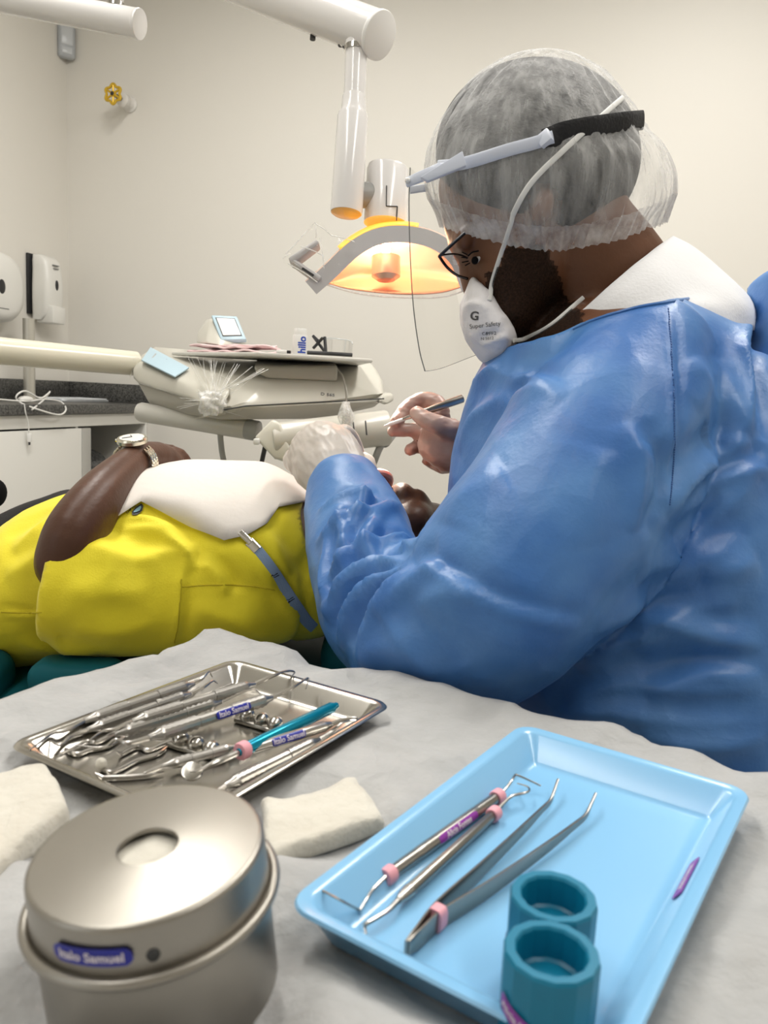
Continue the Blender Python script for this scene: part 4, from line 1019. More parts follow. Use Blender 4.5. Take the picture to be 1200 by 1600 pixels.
for i, (a, b, r, st, lt, rt, lift, lab) in enumerate(defs):
    z = ZS + r + lift
    t, M, L = world_tool('dental_scaler', lab, 'dental instrument', onz(*a, z), onz(*b, z), r, st,
        [(pts(z, lt), 0.0016, 0.0004), (pts(z, rt), 0.0016, 0.0004)], None, 'instruments in the steel tray')
    if i in LAB:
        toc = M.inverted() @ CAM; av = math.atan2(toc.z, toc.y)
        lab_on_cyl(t, ID, r * 1.05, av + 0.1, LAB[i][1], 0.026 if i == 4 else 0.024, 0.0052, LAB[i][0], m_bluelab, m_lettp, 0.0046)
# loose double-hooked explorers lying flat
for i, (pp, lab) in enumerate((([(190, 1178), (215, 1166), (232, 1172), (262, 1160), (300, 1150)], 'thin wire explorer with wavy shank behind the bumped rest'), ([(92, 1166), (118, 1178), (140, 1172), (168, 1166), (196, 1150)], 'thin bent explorer at the left side of the steel tray'),
      ([(160, 1215), (196, 1214), (232, 1211), (256, 1206)], 'thin straight explorer pointing to the left front of the steel tray'), ([(158, 1200), (176, 1206), (214, 1188), (246, 1178), (262, 1166)], 'thin curved explorer below the labelled scaler'))):
    c = onz(*pp[len(pp) // 2], ZS + 0.0018); t = thing('dental_explorer', lab, 'dental instrument', c, 'thin explorers in the steel tray')
    q = pts(ZS + 0.0016, pp); MB().tube(q, [0.0013] * (len(q) - 1) + [0.0005], 8, step=5).build('shank', m_tool, t)
    d0 = (q[-1] - q[-2]).normalized(); MB().tube([q[0], q[0] + (q[0] - q[1]).normalized() * 0.004 + Vector((0, 0, 0.003))], [0.0013, 0.0003], 8).build('working_tip', m_tool, t)
    if i in (1, 3):
        e = q[0] if i == 3 else q[0]; ball(e + Vector((0, 0, 0.0025)), 0.0032, 0.0032, 0.0034).build('cotton_tip', m_cotton, t)
# teal handled mirror
zz = ZS + 0.011
t, M, L = world_tool('dental_mirror_handle', 'teal handled instrument with a pink ring across the steel tray', 'dental instrument', onz(372, 1176, zz), onz(526, 1102, zz), 0.0038, 'smooth', [(pts(zz, [(374, 1175), (350, 1186), (322, 1200, -.004), (305, 1208, -.007)]), 0.0018, 0.001)], m_tealm)
ring_on(t, -L / 2 + 0.004, 0.0052, 0.006)
MB().lathe([(0.0002, -0.0008), (0.0055, -0.0008), (0.0060, 0.0), (0.0056, 0.001), (0.005, 0.0012), (0.0, 0.0011)], 24, M.inverted() @ frame(onz(300, 1206, ZS + 0.006), E1, Vector((0.1, -0.5, 0.9)))).build('mirror_head', m_steel, t)
# chrome rests with three bumps
for (u, v, hz_), lab in (((306, 1164, 0), 'chrome rest with three bumps left of the teal handle'), ((408, 1126, 0), 'chrome rest with three bumps behind the teal handle')):
    c = onz(u, v, ZS + 0.004); c.z = ZS + 0.0003; d = (onz(u + 30, v + 9, ZS) - onz(u, v, ZS)).normalized(); s = Vector((-d.y, d.x, 0))
    t = thing('instrument_rest', lab, 'instrument rest', c, 'chrome instrument rests')
    MB().box((0, 0, 0.0016), (0.036, 0.012, 0.0032), frame(c, d), 0.0012).build('base', m_steel, t)
    for k in (-1, 0, 1):
        ball(c + d * (k * 0.0112) + Vector((0, 0, 0.0042)), 0.0050, 0.0058, 0.0048, frame(c, d).to_3x3(), 20).build('bump', m_steel, t)

# --- steel cotton pot
PC = P(231, 1322, 0.272); tilt = Vector((-0.11, -0.07, 1)).normalized()
PM0 = frame(PC, Vector((1, 0, 0)), tilt)          # origin at lid centre
HB = (PC.z - ZT - 0.0065) / tilt.z
pot = thing('cotton_pot', 'round stainless steel cotton pot with a holed lid and blue name label', 'pot', M=PM0 @ Matrix.Translation((0, 0, -HB)))
def up(z): return HB + z
RL = 0.0392
lp = [(0.0100, -0.0012), (0.0100, -0.0002), (0.0103, 0.0001), (0.0108, 0.0)]
lp += [(RL - 0.0020, 0.0), (RL - 0.0009, -0.0003), (RL - 0.0002, -0.0011), (RL, -0.0022), (RL + 0.0004, -0.0145), (RL + 0.0004, -0.0155), (RL - 0.001, -0.0155), (RL - 0.001, -0.0025), (RL - 0.0024, -0.0012), (0.0100, -0.0012)]
MB().lathe([(r, up(z)) for r, z in lp], 72, cap=False).build('lid', m_steel2, pot, 45)
R = [[(RL + 0.0022) + 0.0019 * math.cos(a), -0.0172 + 0.0019 * math.sin(a)] for a in [2 * PI * k / 14 for k in range(15)]]
MB().lathe([(r, up(z)) for r, z in R], 72, cap=False).build('rolled_rim', m_steel2, pot, 60)
MB().lathe([(RL - 0.002, up(-0.012)), (RL + 0.0008, up(-0.0165)), (RL + 0.0002, up(-0.02)), (RL, up(-0.024)), (RL, 0.003), (RL - 0.003, 0.0), (0.0, 0.0)], 72, cap=False).build('body', m_steel2, pot, 45)
cb = ball((0, 0, up(-0.0135)), 0.030, 0.03, 0.0105, None, 36); rough(cb, lambda p: 0.003 * noise.noise(p * 90)); cb.build('cotton', m_cotton, pot, 0)
ca = PM0.inverted() @ CAM; aa = math.atan2(ca.y, ca.x)
def on_side(a, h, r=RL + 0.0011): return Vector((r * math.cos(a), r * math.sin(a), up(h)))
def side_uv(u, v):       # angle and height on the lid's side seen at (u, v)
    D = (PM0.to_3x3().inverted() @ (P(u, v, 1) - CAM)); o_ = ca; A_ = D.x ** 2 + D.y ** 2; B_ = 2 * (o_.x * D.x + o_.y * D.y); C_ = o_.x ** 2 + o_.y ** 2 - RL ** 2
    s = (-B_ - math.sqrt(max(0, B_ * B_ - 4 * A_ * C_))) / (2 * A_); q = o_ + D * s; return math.atan2(q.y, q.x), q.z
al, hl_ = side_uv(82, 1438); ar, hr_ = side_uv(203, 1452); ah, hh_ = side_uv(234, 1452)
hm = -0.0088
G = []
for i in range(25):
    f = i / 24; a = al + (ar - al) * f; e = 0.0030 * (1 - max(0, abs(f - 0.5) - 0.44) * 10)
    G.append([on_side(a, hm + e * s) for s in (-1, -0.5, 0, 0.5, 1)])
lb = MB().grid(G).build('label', m_bluelab, pot, 0)
tm = text_mesh('Italo Samuel', 0.0042, 0.00003, 0.0001); am = (al + ar) / 2
MB().add([on_side(am + p.x / RL, hm + p.y, RL + 0.0014 + p.z) for p in tm.v], tm.f).build('lettering', m_lettp, lb, flat=True)
hl2 = ball(on_side(ah, -0.0105, RL - 0.0002), 0.0022, 0.0022, 0.0022, None, 16); hl2.build('vent_hole', m_seam, pot)
flatten(Matrix.Translation(Vector((PM0 @ Vector((0, 0, -HB))).to_tuple())), 0.036, 0.036, ZT + 0.0008)

# --- folded gauze
def gauze(lab, quad, th, seed):
    q = [onz(u, v, ZT + 0.004) for u, v in quad]; c = sum(q, Vector()) / 4; R = []; n = 22
    b = MB(); top = []
    for k in range(9):
        zt = k / 8
        pr = 0.5 - 0.5 * math.cos(PI * zt); ins = 1 - 0.10 * abs(2 * zt - 1) ** 2.5
        ring = []
        for sI in range(4):
            for j in range(n):
                f = j / n; p = q[sI] * (1 - f) + q[(sI + 1) % 4] * f; ring.append(c + (p - c) * ins + Vector((0, 0, th * zt - 0.002)))
        R.append(ring)
    for s in (0.75, 0.5, 0.25, 0.06): R.append([c + (p - c) * s + Vector((0, 0, p.z * 0 + 0)) + Vector((0, 0, (p.z - c.z) * (1 - s))) for p in R[8]])
    m = MB().rings(R); 
    for p in m.v:
        if p.z > ZT + 0.004:
            v_ = Vector((p.x * 40, p.y * 40, seed)); p.z += 0.0038 * noise.noise(v_) + 0.0015 * noise.noise(v_ * 3); p.x += 0.003 * noise.noise(v_ * 0.8 + Vector((3, 1, 1))); p.y += 0.003 * noise.noise(v_ * 0.8)
    o = m.build('folded_gauze', m_cotton, None, 0); tag(o, lab, 'gauze', 'folded gauze on the drape')
    flatten(Matrix.Translation(Vector((c.x, c.y, 0))), 0.02, 0.02, ZT + 0.001); return o
gauze('folded cream gauze between the cotton pot and the blue tray', [(405, 1268), (560, 1240), (600, 1300), (420, 1362)], 0.011, 2)
gauze('folded cream gauze at the left frame edge beside the cotton pot', [(-60, 1258), (70, 1222), (112, 1290), (-20, 1402)], 0.014, 9)
dr = MB().grid([[TM @ p for p in row] for row in drape_pts]).build('drape', m_drape, None, 0)
tag(dr, 'white wrinkled nonwoven drape covering the instrument table', 'drape')
# ------------------------------------------------------------------ materials for people
def skin(name, col, beard=None):
    m = mat(name, col, 0.42, sss=0.08, bump=(220, 0.12, 3), mottle=(18, tuple(c * 0.82 for c in col), 0.7), spec=0.4); return m
m_skin_d = skin('skin_brown', (0.15, 0.064, 0.032)); m_skin_p = skin('skin_deep_brown', (0.085, 0.036, 0.02))
m_beard = thin('beard_hair', (0.008, 0.006, 0.005), 0.35, 0.8, 0.1, 0.22, 500)
m_hair = mat('black_hair', (0.007, 0.0065, 0.0065), 0.7, bump=(240, 0.8))
m_gown = mat('blue_gown', (0.038, 0.145, 0.42), 0.42, bump=(300, 0.10, 5), mottle=(13, (0.085, 0.225, 0.50), 1.0), spec=0.55, rough_var=0.08); creases(m_gown, 13, 0.5, 0.006)
m_collar = mat('white_collar', (0.80, 0.80, 0.81), 0.75, bump=(300, 0.2), sheen=0.2)
m_glove = mat('latex_glove', (0.52, 0.47, 0.42), 0.38, bump=(90, 0.12), sss=0.15, mottle=(22, (0.58, 0.53, 0.48), 0.8))
m_glove_r = mat('latex_glove_thin', (0.36, 0.205, 0.165), 0.35, bump=(90, 0.12), sss=0.15, mottle=(26, (0.48, 0.34, 0.29), 0.9))
m_maskw = mat('respirator_white', (0.78, 0.76, 0.77), 0.8, bump=(260, 0.2)); m_elastic = mat('white_elastic', (0.70, 0.70, 0.68), 0.7)
m_cap = thin('cap_nonwoven', (0.85, 0.85, 0.84), 0.75, 0.7, 0.2, 0.17, 60, (1, 1, 0.18))
m_capband = thin('cap_gather', (0.85, 0.84, 0.83), 0.55, 0.7, 0.2, 0.22, 60)
m_black = mat('black_fabric_plain', (0.006, 0.006, 0.007), 0.85, spec=0.1); m_blackband = mat('black_elastic', (0.007, 0.007, 0.008), 0.75, bump=(300, 0.4))
m_frame = mat('pale_blue_plastic', (0.66, 0.70, 0.80), 0.3); m_visor = glossy_film('visor_clear', (0.93, 0.93, 0.92), 0.12, 0.02, 0.10); m_visedge = mat('visor_edge', (0.16, 0.16, 0.15), 0.2)
m_eye = mat('eye_white', (0.7, 0.66, 0.62), 0.2); m_dkframe = mat('black_frame', (0.008, 0.008, 0.009), 0.25)
m_yellow = mat('yellow_shirt', (0.80, 0.68, 0.018), 0.7, bump=(500, 0.15, 2), mottle=(9, (0.76, 0.62, 0.016), 0.6), sheen=0.15); creases(m_yellow, 10, 0.35, 0.006)

def sc_limb(pts, k, kd=None): return limb([(u, v, d, a * k, (b * (kd or k)) if b else None) for u, v, d, a, b in pts])

# ================================================================== the dentist
DEN = P(1010, 1500, 0.86); DEN.z = 0.0
den = thing('person', 'dentist in a blue gown, hair cap, mask and gloves, leaning over the patient', 'person', DEN)
TORSO = [(1035, 512, .87, 100, .085), (1012, 565, .865, 190, .13), (985, 645, .85, 250, .175), (985, 735, .845, 283, .195), (1000, 850, .84, 303, .20), (1030, 1000, .83, 318, .20), (1060, 1150, .83, 330, .205), (1080, 1300, .83, 335, .21), (1085, 1430, .83, 330, .22)]
LARM = [(975, 610, .74, 120, .10), (930, 715, .70, 158, .105), (862, 828, .672, 163, .10), (770, 930, .664, 155, .095), (682, 992, .695, 138, .083)]
LFORE = [(690, 985, .695, 130, .08), (607, 952, .735, 106, .066), (572, 885, .79, 87, .056), (557, 820, .85, 77, .052), (543, 772, .888, 64, .047)]
RARM = [(900, 640, .97, 120, .09), (835, 690, 1.0, 100, .08), (780, 695, 1.03, 66, .055), (758, 695, 1.045, 54, .048)]
FLAP = [(1197, 462, .875, 28, .06), (1202, 510, .87, 40, .085), (1205, 600, .86, 60, .11), (1205, 700, .85, 75, .13)]
gparts = [limb(TORSO, 40, 4, False), limb(LARM, 36), limb(LFORE, 32), limb(RARM, 28), limb(FLAP, 24)]
gown = union(gparts, 0.0038, 7)
# cloth folds seen in the photograph, pressed into the surface
GF = [
 # forearm and cuff
 ([(500, 800), (545, 775), (600, 782)], .007, 0.0087, .6), ([(497, 850), (540, 815), (590, 800), (622, 790)], .008, 0.0116, .8), ([(510, 905), (560, 860), (620, 845), (640, 850)], .008, 0.0116, .8),
 ([(512, 960), (548, 905), (600, 880), (636, 872)], .009, 0.0116, .8), ([(535, 1010), (556, 950), (600, 905), (640, 876)], .009, 0.0145, .8), ([(565, 1030), (585, 975), (612, 925), (644, 880)], .010, 0.0145, .9),
 ([(530, 790), (540, 850), (536, 920)], .007, 0.0072, .5), ([(590, 800), (575, 850), (585, 880)], .007, 0.0087, .6), ([(515, 830), (505, 900), (518, 960)], .006, 0.0058, .5),
 ([(570, 760), (565, 800), (540, 840)], .006, 0.0087, .6),
 # elbow and upper arm
 ([(600, 960), (650, 905), (690, 880)], .012, .008, .8), ([(645, 868), (700, 905), (770, 945), (840, 965), (905, 978)], .006, .005, .8), ([(600, 950), (640, 1010), (680, 1060)], .016, .008, .5),
 ([(650, 950), (700, 930), (760, 935)], .014, .006, .4), ([(560, 1040), (600, 1010), (640, 1020)], .014, .007, .5), ([(700, 820), (730, 780), (790, 740)], .03, .006, .2),
 ([(980, 660), (1000, 720), (995, 790), (985, 830)], .010, .008, .8), ([(1010, 690), (1025, 740), (1010, 800)], .008, .006, .8), ([(940, 700), (920, 780), (930, 850)], .02, .005, .4),
 ([(760, 570), (800, 590), (850, 580)], .014, .006, .6), ([(780, 640), (830, 610), (880, 625)], .016, .006, .5), ([(715, 640), (740, 600), (780, 570)], .014, .007, .6), ([(720, 700), (745, 650), (800, 615)], .014, .007, .6),
 ([(800, 600), (835, 592), (870, 610)], .006, .004, .6),
 # sleeve seam and back
 ([(1044, 482), (1049, 560), (1053, 640), (1052, 720), (1046, 790)], .004, .003, .9), ([(1045, 800), (1090, 740), (1140, 705), (1172, 690)], .014, .012, .8), ([(1060, 810), (1110, 760), (1160, 740), (1199, 735)], .010, .008, .8),
 ([(1000, 900), (1060, 860), (1120, 800), (1180, 750)], .016, .010, .8), ([(930, 990), (1000, 935), (1090, 880), (1160, 840)], .018, .010, .7), ([(960, 962), (1040, 975), (1120, 1000), (1190, 1010)], .012, .009, .8),
 ([(1095, 900), (1140, 890), (1180, 880)], .018, .009, .6), ([(900, 1045), (960, 1010), (1040, 1000)], .014, .008, .7), ([(880, 1090), (980, 1072), (1080, 1080), (1190, 1075)], .014, .009, .8),
 ([(1010, 1085), (1100, 1055), (1190, 1060)], .010, .008, .8), ([(860, 1120), (960, 1115), (1080, 1130), (1190, 1125)], .014, .009, .8), ([(1000, 1150), (1090, 1165), (1190, 1160)], .012, .008, .7),
 ([(1120, 560), (1150, 640), (1140, 700)], .02, .006, .5), ([(1080, 560), (1100, 600), (1090, 640)], .018, .005, .4), ([(1172, 480), (1160, 540), (1172, 600), (1165, 680)], .010, .012, .9),
 ([(990, 1010), (1060, 960), (1150, 940)], .014, .007, .6)]
folds(gown, GF)
def gown_rough(p):
    u, v, d = proj(p); arm = max(0.0, min(1.0, (690 - u) / 80)) * max(0.0, min(1.0, (1010 - v) / 60))
    h = 0.003 * noise.noise(p * 7) + crumple_h(Vector((p.x * 0.7, p.y * 0.7, p.z * 1.25)), 9.0, 0.006, 2.0)
    h += crumple_h(p, 24, 0.0014, 5.0)
    if arm > 0: h += arm * crumple_h(Vector((p.x, p.y, p.z * 1.4)), 15, 0.006, 9.0)
    return h
rough(gown, gown_rough)
# neckline: cut the gown away above it
T_g = bvh(gown)
def cut_above(m, line, d):
    """remove the faces of m that lie above a picture line near distance d (the garment's edge)"""
    keep = []
    xs = [a for a, _ in line]; ys = [b for _, b in line]
    for f in m.f:
        c = sum((m.v[i] for i in f), Vector()) / len(f); u, v, dd = proj(c)
        if xs[0] < u < xs[-1] and v < np.interp(u, xs, ys) and d[0] < dd < d[1]: continue
        keep.append(f)
    m.f = keep; return m
cut_above(gown, [(700, 560), (760, 556), (800, 541), (850, 528), (880, 519), (905, 506), (962, 487), (1040, 470), (1140, 455), (1168, 474)], (0.5, 1.3))
smooth_border(gown, 8)
solid(gown.build('gown', m_gown, den, 0), 0.0012)
nk = MB()
LN = [(896, 511), (930, 497), (962, 487), (1000, 477), (1040, 470), (1090, 462), (1138, 456)]
path = []
for u, v in catmull(LN, 4):
    h, n = hit(T_g, u, v + 4, 0.001)
    if h is not None: path.append(h)
if len(path) > 3: nk.tube(path, 0.0016, 6).build('neck_binding', m_gown, den)
sp_ = []      # stitched armhole seam
for u, v in catmull([(1044, 482), (1049, 560), (1053, 640), (1052, 720), (1046, 790)], 10):
    h, n = hit(T_g, u, v, 0.0008)
    if h is not None: sp_.append(h)
m_stitch = mat('seam_stitch', (0.03, 0.10, 0.30), 0.6)
st = MB()
for i in range(len(sp_) - 1): 
    for k in (0.1, 0.6):
        a = sp_[i] + (sp_[i + 1] - sp_[i]) * k; b = sp_[i] + (sp_[i + 1] - sp_[i]) * (k + 0.28); st.tube([a, b], 0.0006, 5)
st.build('seam', m_stitch, den)

# white collar of the shirt underneath
NECK = [(893, 372, .845, 100, .060), (945, 442, .855, 104, .062), (1000, 515, .868, 98, .062), (1040, 570, .87, 90, .06)]
def loop(c, a, dep, bow, n=72):
    """closed ring round the neck: centre (u, v, d), half axis in the picture, half depth, and how far the near side bows"""
    out = []
    for k in range(n):
        t = 2 * PI * k / n; ca, sa = math.cos(t), math.sin(t); nr_ = -sa      # near side where sa < 0
        out.append(P(c[0] + a[0] * ca + bow[0] * max(0, nr_) , c[1] + a[1] * ca + bow[1] * max(0, nr_), c[2] + dep * sa))
    return out
LR = [((950, 461, .855), (102, -90), .086, (-3, -8)), ((972, 470, .857), (112, -80), .100, (-4, -6)), ((1006, 484, .860), (132, -52), .112, (-4, 0)), ((1034, 497, .862), (142, -22), .118, (0, -6)), ((1036, 530, .864), (146, -14), .120, (0, 0))]
LR = catmull([(*c, *a, d, *b) for c, a, d, b in LR], 4)
colm = MB().rings([loop(q[:3], q[3:5], q[5], q[6:8]) for q in LR], False)
rough(colm, lambda p: 0.0016 * noise.noise(p * 30) + crumple_h(p, 26, 0.0016, 1.0))
solid(colm.build('shirt_collar', m_collar, den, 0), 0.0016, 1)

# body: head, neck, trunk, arms, hands, legs as one surface
def rball(u, v, d, a, b, c, n=48):
    """rounded volume whose outline is an ellipse of a x b px as seen from the viewer's place"""
    R = []
    for i in range(1, n // 2):
        t = PI * i / (n // 2)
        R.append([P(u + a * math.sin(t) * math.cos(2 * PI * j / n), v - b * math.cos(t), d - c * math.sin(t) * math.sin(2 * PI * j / n)) for j in range(n)])
    return MB().rings(R)
SKULL = rball(846, 244, .84, 152, 140, .084)
FACE = limb([(800, 290, .84, 116, .074), (802, 350, .84, 108, .072), (806, 400, .84, 92, .068), (806, 445, .836, 75, .062), (796, 500, .83, 44, .045)])
HANDL = [[(548, 775, .885, 40, .026), (530, 745, .91, 50, .030), (510, 718, .935, 58, .033), (496, 704, .955, 52, .032)],
    [(520, 700, .95, 17, None), (532, 677, .975, 14, None), (547, 680, .99, 12, None), (558, 700, 1.0, 10.5, None), (560, 716, 1.0, 9, None)],
    [(500, 700, .955, 17, None), (508, 680, .98, 14, None), (524, 682, 1.0, 12, None), (536, 704, 1.01, 10, None)],
    [(478, 712, .955, 17, None), (480, 694, .98, 14, None), (498, 694, 1.0, 12, None), (512, 714, 1.01, 10, None)],
    [(466, 728, .945, 17, None), (456, 718, .965, 14, None), (468, 708, .985, 12, None), (486, 724, 1.0, 10, None)],
    [(560, 750, .905, 20, None), (572, 735, .93, 16, None), (574, 722, .96, 13, None), (566, 716, .985, 10, None)]]
HANDR = [[(735, 700, 1.045, 38, .024), (706, 698, 1.05, 42, .026), (684, 690, 1.055, 36, .026)],
    [(690, 668, 1.06, 15, None), (686, 634, 1.075, 14, None), (662, 625, 1.085, 13, None), (636, 638, 1.08, 12, None), (618, 660, 1.065, 9.5, None)],
    [(684, 684, 1.065, 14, None), (664, 676, 1.08, 13, None), (640, 672, 1.08, 11, None), (613, 675, 1.065, 8.5, None)],
    [(690, 712, 1.06, 14, None), (672, 702, 1.075, 12, None), (652, 698, 1.085, 11, None), (641, 703, 1.075, 9.5, None)],
    [(700, 726, 1.055, 14, None), (690, 728, 1.075, 12, None), (676, 722, 1.09, 11, None), (668, 720, 1.085, 9, None)],
    [(704, 672, 1.025, 19, None), (684, 664, 1.015, 16, None), (664, 655, 1.02, 14, None), (652, 646, 1.03, 12, None)]]
def hand(parts, k, n=16): return [limb([(u, v, d, a * k, b * k if b else None) for u, v, d, a, b in p], n, 4) for p in parts]
hipL, hipR = P(1030, 1400, .80), P(1030, 1400, 1.0)
def leg3(h):
    kn = Vector((h.x - 0.38, h.y + 0.12, 0.47)); an = Vector((h.x - 0.34, h.y + 0.13, 0.09)); toe = Vector((h.x - 0.52, h.y + 0.2, 0.045))
    return [limb3([(*h, .09, .09), (*((h + kn) / 2), .08, .08), (*kn, .06, .06)], 18, 3), limb3([(*kn, .058, .058), (*((kn + an) / 2), .055, .055), (*an, .042, .042)], 18, 3), limb3([(*an, .042, .042), (*toe, .04, .035)], 16, 3)]
ear = cball(848, 324, .758, 18, 32, .010, 15)
NOSE = limb([(728, 398, .84, 12, .012), (732, 425, .836, 15, .014), (740, 452, .834, 17, .017)])
BROW = limb([(724, 374, .795, 13, .012), (714, 375, .84, 15, .014), (724, 374, .885, 13, .012)])
bparts = [SKULL, FACE, NOSE, BROW, ear, limb(NECK), limb([(u, v, d, a * .86, b * .86) for u, v, d, a, b in TORSO], 24, 4, False), sc_limb(LARM, .62, .7), sc_limb(LFORE, .6, .7), sc_limb(RARM, .6, .7)] + hand(HANDL, .84) + hand(HANDR, .84) + leg3(hipL) + leg3(hipR)
bodym = union(bparts, 0.0042, 5)
bodyo = bodym.build('body', m_skin_d, den, 0)
# gown skirt hides the lap
skirt = limb3([(*P(1085, 1440, .83), .215, .215), (*P(1060, 1600, .84), .235, .23), (*P(1040, 1760, .86), .26, .25), (*P(1030, 1900, .88), .28, .26)], 40, 5, False)
for i, p in enumerate(skirt.v): pass
skirt.f = skirt.f[:-2]; solid(skirt.build('gown_skirt', m_gown, den, 0), 0.0015)
# eye
cball(747, 406, .806, 9, 5, .007, -25).build('eye', m_eye, den)
cball(742, 407, .800, 5.5, 6, .005).build('iris', m_black, den)
ey = MB()
for a, b in (((730, 398), (722, 394)), ((731, 403), (721, 402)), ((732, 408), (722, 410)), ((734, 411), (727, 415))): ey.tube([P(*a, .80), P(*b, .797)], 0.0006, 5)
ey.tube([P(748, 392, .795), P(738, 394, .796), (P(731, 400, .797))], 0.0008, 6); ey.build('eyelashes', m_black, den)
# hair under the cap, beard
hr_ = []
for i in range(1, 48):
    a_ = PI * i / 48; row = []
    for j in range(96):
        b_ = 2 * PI * j / 96; X, Y, Z = math.sin(a_) * math.cos(b_), math.cos(a_), math.sin(a_) * math.sin(b_)
        row.append(P(844 + X * (163 if X < 0 else 158), 238 - Y * (150 if Y > 0 else 150), .84 - 0.094 * Z))
    hr_.append(row)
hair = MB().rings(hr_)
def hair_ok(c):
    u, v, d = proj(c)
    return v < np.interp(u, [680, 700, 760, 830, 900, 1000], [300, 318, 352, 362, 362, 350]) and not (((u - 850) / 27) ** 2 + ((v - 330) / 44) ** 2 < 1 and d < .84)
hair.f = [f for f in hair.f if hair_ok(sum((hair.v[i] for i in f), Vector()) / len(f))]
hair.build('hair', m_hair, den, 0)
T_b = bvh(bodym)
bd = MB(); bv = {}
xs, lo_, hi_ = [745, 775, 800, 830, 860, 890, 915], [455, 420, 390, 385, 400, 470, 500], [560, 560, 560, 556, 545, 530, 515]
bf = []
for f in bodym.f:
    c = sum((bodym.v[i] for i in f), Vector()) / len(f); u, v, d = proj(c)
    j = 14 * noise.noise(c * 70) + 9 * noise.noise(c * 200)
    if xs[0] < u < xs[-1] and np.interp(u, xs, lo_) + j < v < np.interp(u, xs, hi_) + j and d < 0.9: bf.append(f)
bm_ = MB(); bm_.v = list(bodym.v); bm_.f = bf
nb = normals(bodym); used = sorted({i for f in bf for i in f}); ix = {i: k for k, i in enumerate(used)}
b2 = MB(); b2.v = [bodym.v[i] + Vector(nb[i]) * 0.0014 for i in used]; b2.f = [tuple(ix[i] for i in f) for f in bf]
if b2.f: b2.build('beard', m_beard, den, 0)
# gloves
def glove(parts, wrist, m, name, streak):
    g = union(hand(parts, 1.0) + [limb(wrist)], 0.0021, 4)
    rough(g, streak); return g.build(name, m, den, 0)
glove(HANDL, [(548, 776, .885, 44, .03), (556, 800, .865, 46, .032)], m_glove, 'glove', lambda p: 0.0009 * ridged(Vector((p.dot(RT) * 1.0 + p.dot(UP) * 0.6, p.dot(UP) * 0.25, p.dot(FWD) * 0.4)), 95, 2) - 0.0006)
glove(HANDR, [(735, 700, 1.045, 38, .024), (765, 700, 1.035, 38, .026)], m_glove_r, 'glove', lambda p: 0.0008 * ridged(Vector((p.dot(UP) * 1.0, p.dot(RT) * 0.3, p.dot(FWD) * 0.3)), 110, 2) - 0.0005)

# bouffant cap
CC = P(860, 240, .84); kx = .84 / F
NP, NL = 240, 64
CONT = [(1050, 321), (1053, 277), (1045, 244), (1026, 215), (1004, 200), (997, 176), (978, 152), (949, 121), (910, 89), (862, 75), (813, 82), (765, 106), (726, 142), (697, 181), (676, 219), (668, 253), (668, 292), (683, 331), (692, 352)]
TH = [math.degrees(math.atan2(240 - v, u - 860)) for u, v in CONT]; TH = [a + 360 if a < -90 else a for a in TH]
RR = [math.hypot(240 - v, u - 860) for u, v in CONT]
TH = [-90, -45] + TH + [225, 270]; RR = [189, 205] + RR + [200, 189]
def Rof(a):
    a = (a + 90) % 360 - 90; return sum(float(np.interp(a + o, TH, RR)) for o in (-5, -2.5, 0, 2.5, 5)) / 5
def cap_pt(ph, t):
    """ph around the head (0 = towards the back of the head, pi/2 = near side), t from 0 at the rim to 1 at the crown"""
    c, s = math.cos(ph), math.sin(ph)
    lat0 = rad(-52) + (rad(52 - 33.7) if c < 0 else rad(52 - 30.5)) * abs(c) ** 1.6
    lat = lat0 + (PI / 2 - lat0) * t
    X, Y, Z = c * math.cos(lat), math.sin(lat), s * math.cos(lat)
    r = Rof(math.degrees(math.atan2(Y, X)) if abs(X) + abs(Y) > 1e-6 else 90)
    zz_ = math.copysign(abs(Z) ** 0.85, Z)
    p = P(860 + X * r, 240 - Y * r, .84 - zz_ * 0.106)
    n = (RT * X + UP * Y - FWD * Z).normalized()
    q = Vector((ph * 7.0, t * 2.2, 3))
    h = 0.0026 * ridged(Vector((ph * 5.0 + 0.5 * noise.noise(q), t * 1.6, 2)), 1.0, 3) - 0.002
    h += 0.0020 * ridged(Vector((ph * 18.0 + noise.noise(q), t * 2.5, 6)), 1.0, 2) * (1 - t) ** 0.5
    if c > 0: h += crumple_h(p, 30, 0.005, 3.0) * c
    h *= min(1, (1 - t) * 3.5)
    band = t / 0.11
    h += (0.0016 * math.sin(ph * 74 + 2 * noise.noise(Vector((ph * 9, 1, 1)))) - 0.002 * math.sin(min(1, band) * PI)) * (1 if t < 0.11 else max(0, 1 - (t - 0.11) / 0.12))
    return p + n * h
rows = [[cap_pt(2 * PI * j / NP, i / NL) for j in range(NP)] for i in range(NL)]
capm = MB().rings(rows, False); capm.add([P(860, 76, .84)], [])
n0 = (NL - 1) * NP; capm.f += [(n0 + j, n0 + (j + 1) % NP, len(capm.v) - 1) for j in range(NP)]
T_cap = bvh(capm)
nb_ = int(0.115 * NL); bandm = MB().rings(rows[:nb_ + 1], False)
capo = MB().rings(rows[nb_:], False); capo.add([P(860, 76, .84)], []); n0 = (NL - 1 - nb_) * NP; capo.f += [(n0 + j, n0 + (j + 1) % NP, len(capo.v) - 1) for j in range(NP)]
co = capo.build('hair_cap', m_cap, den, 0); bandm.build('elastic_edge', m_capband, co, 0)

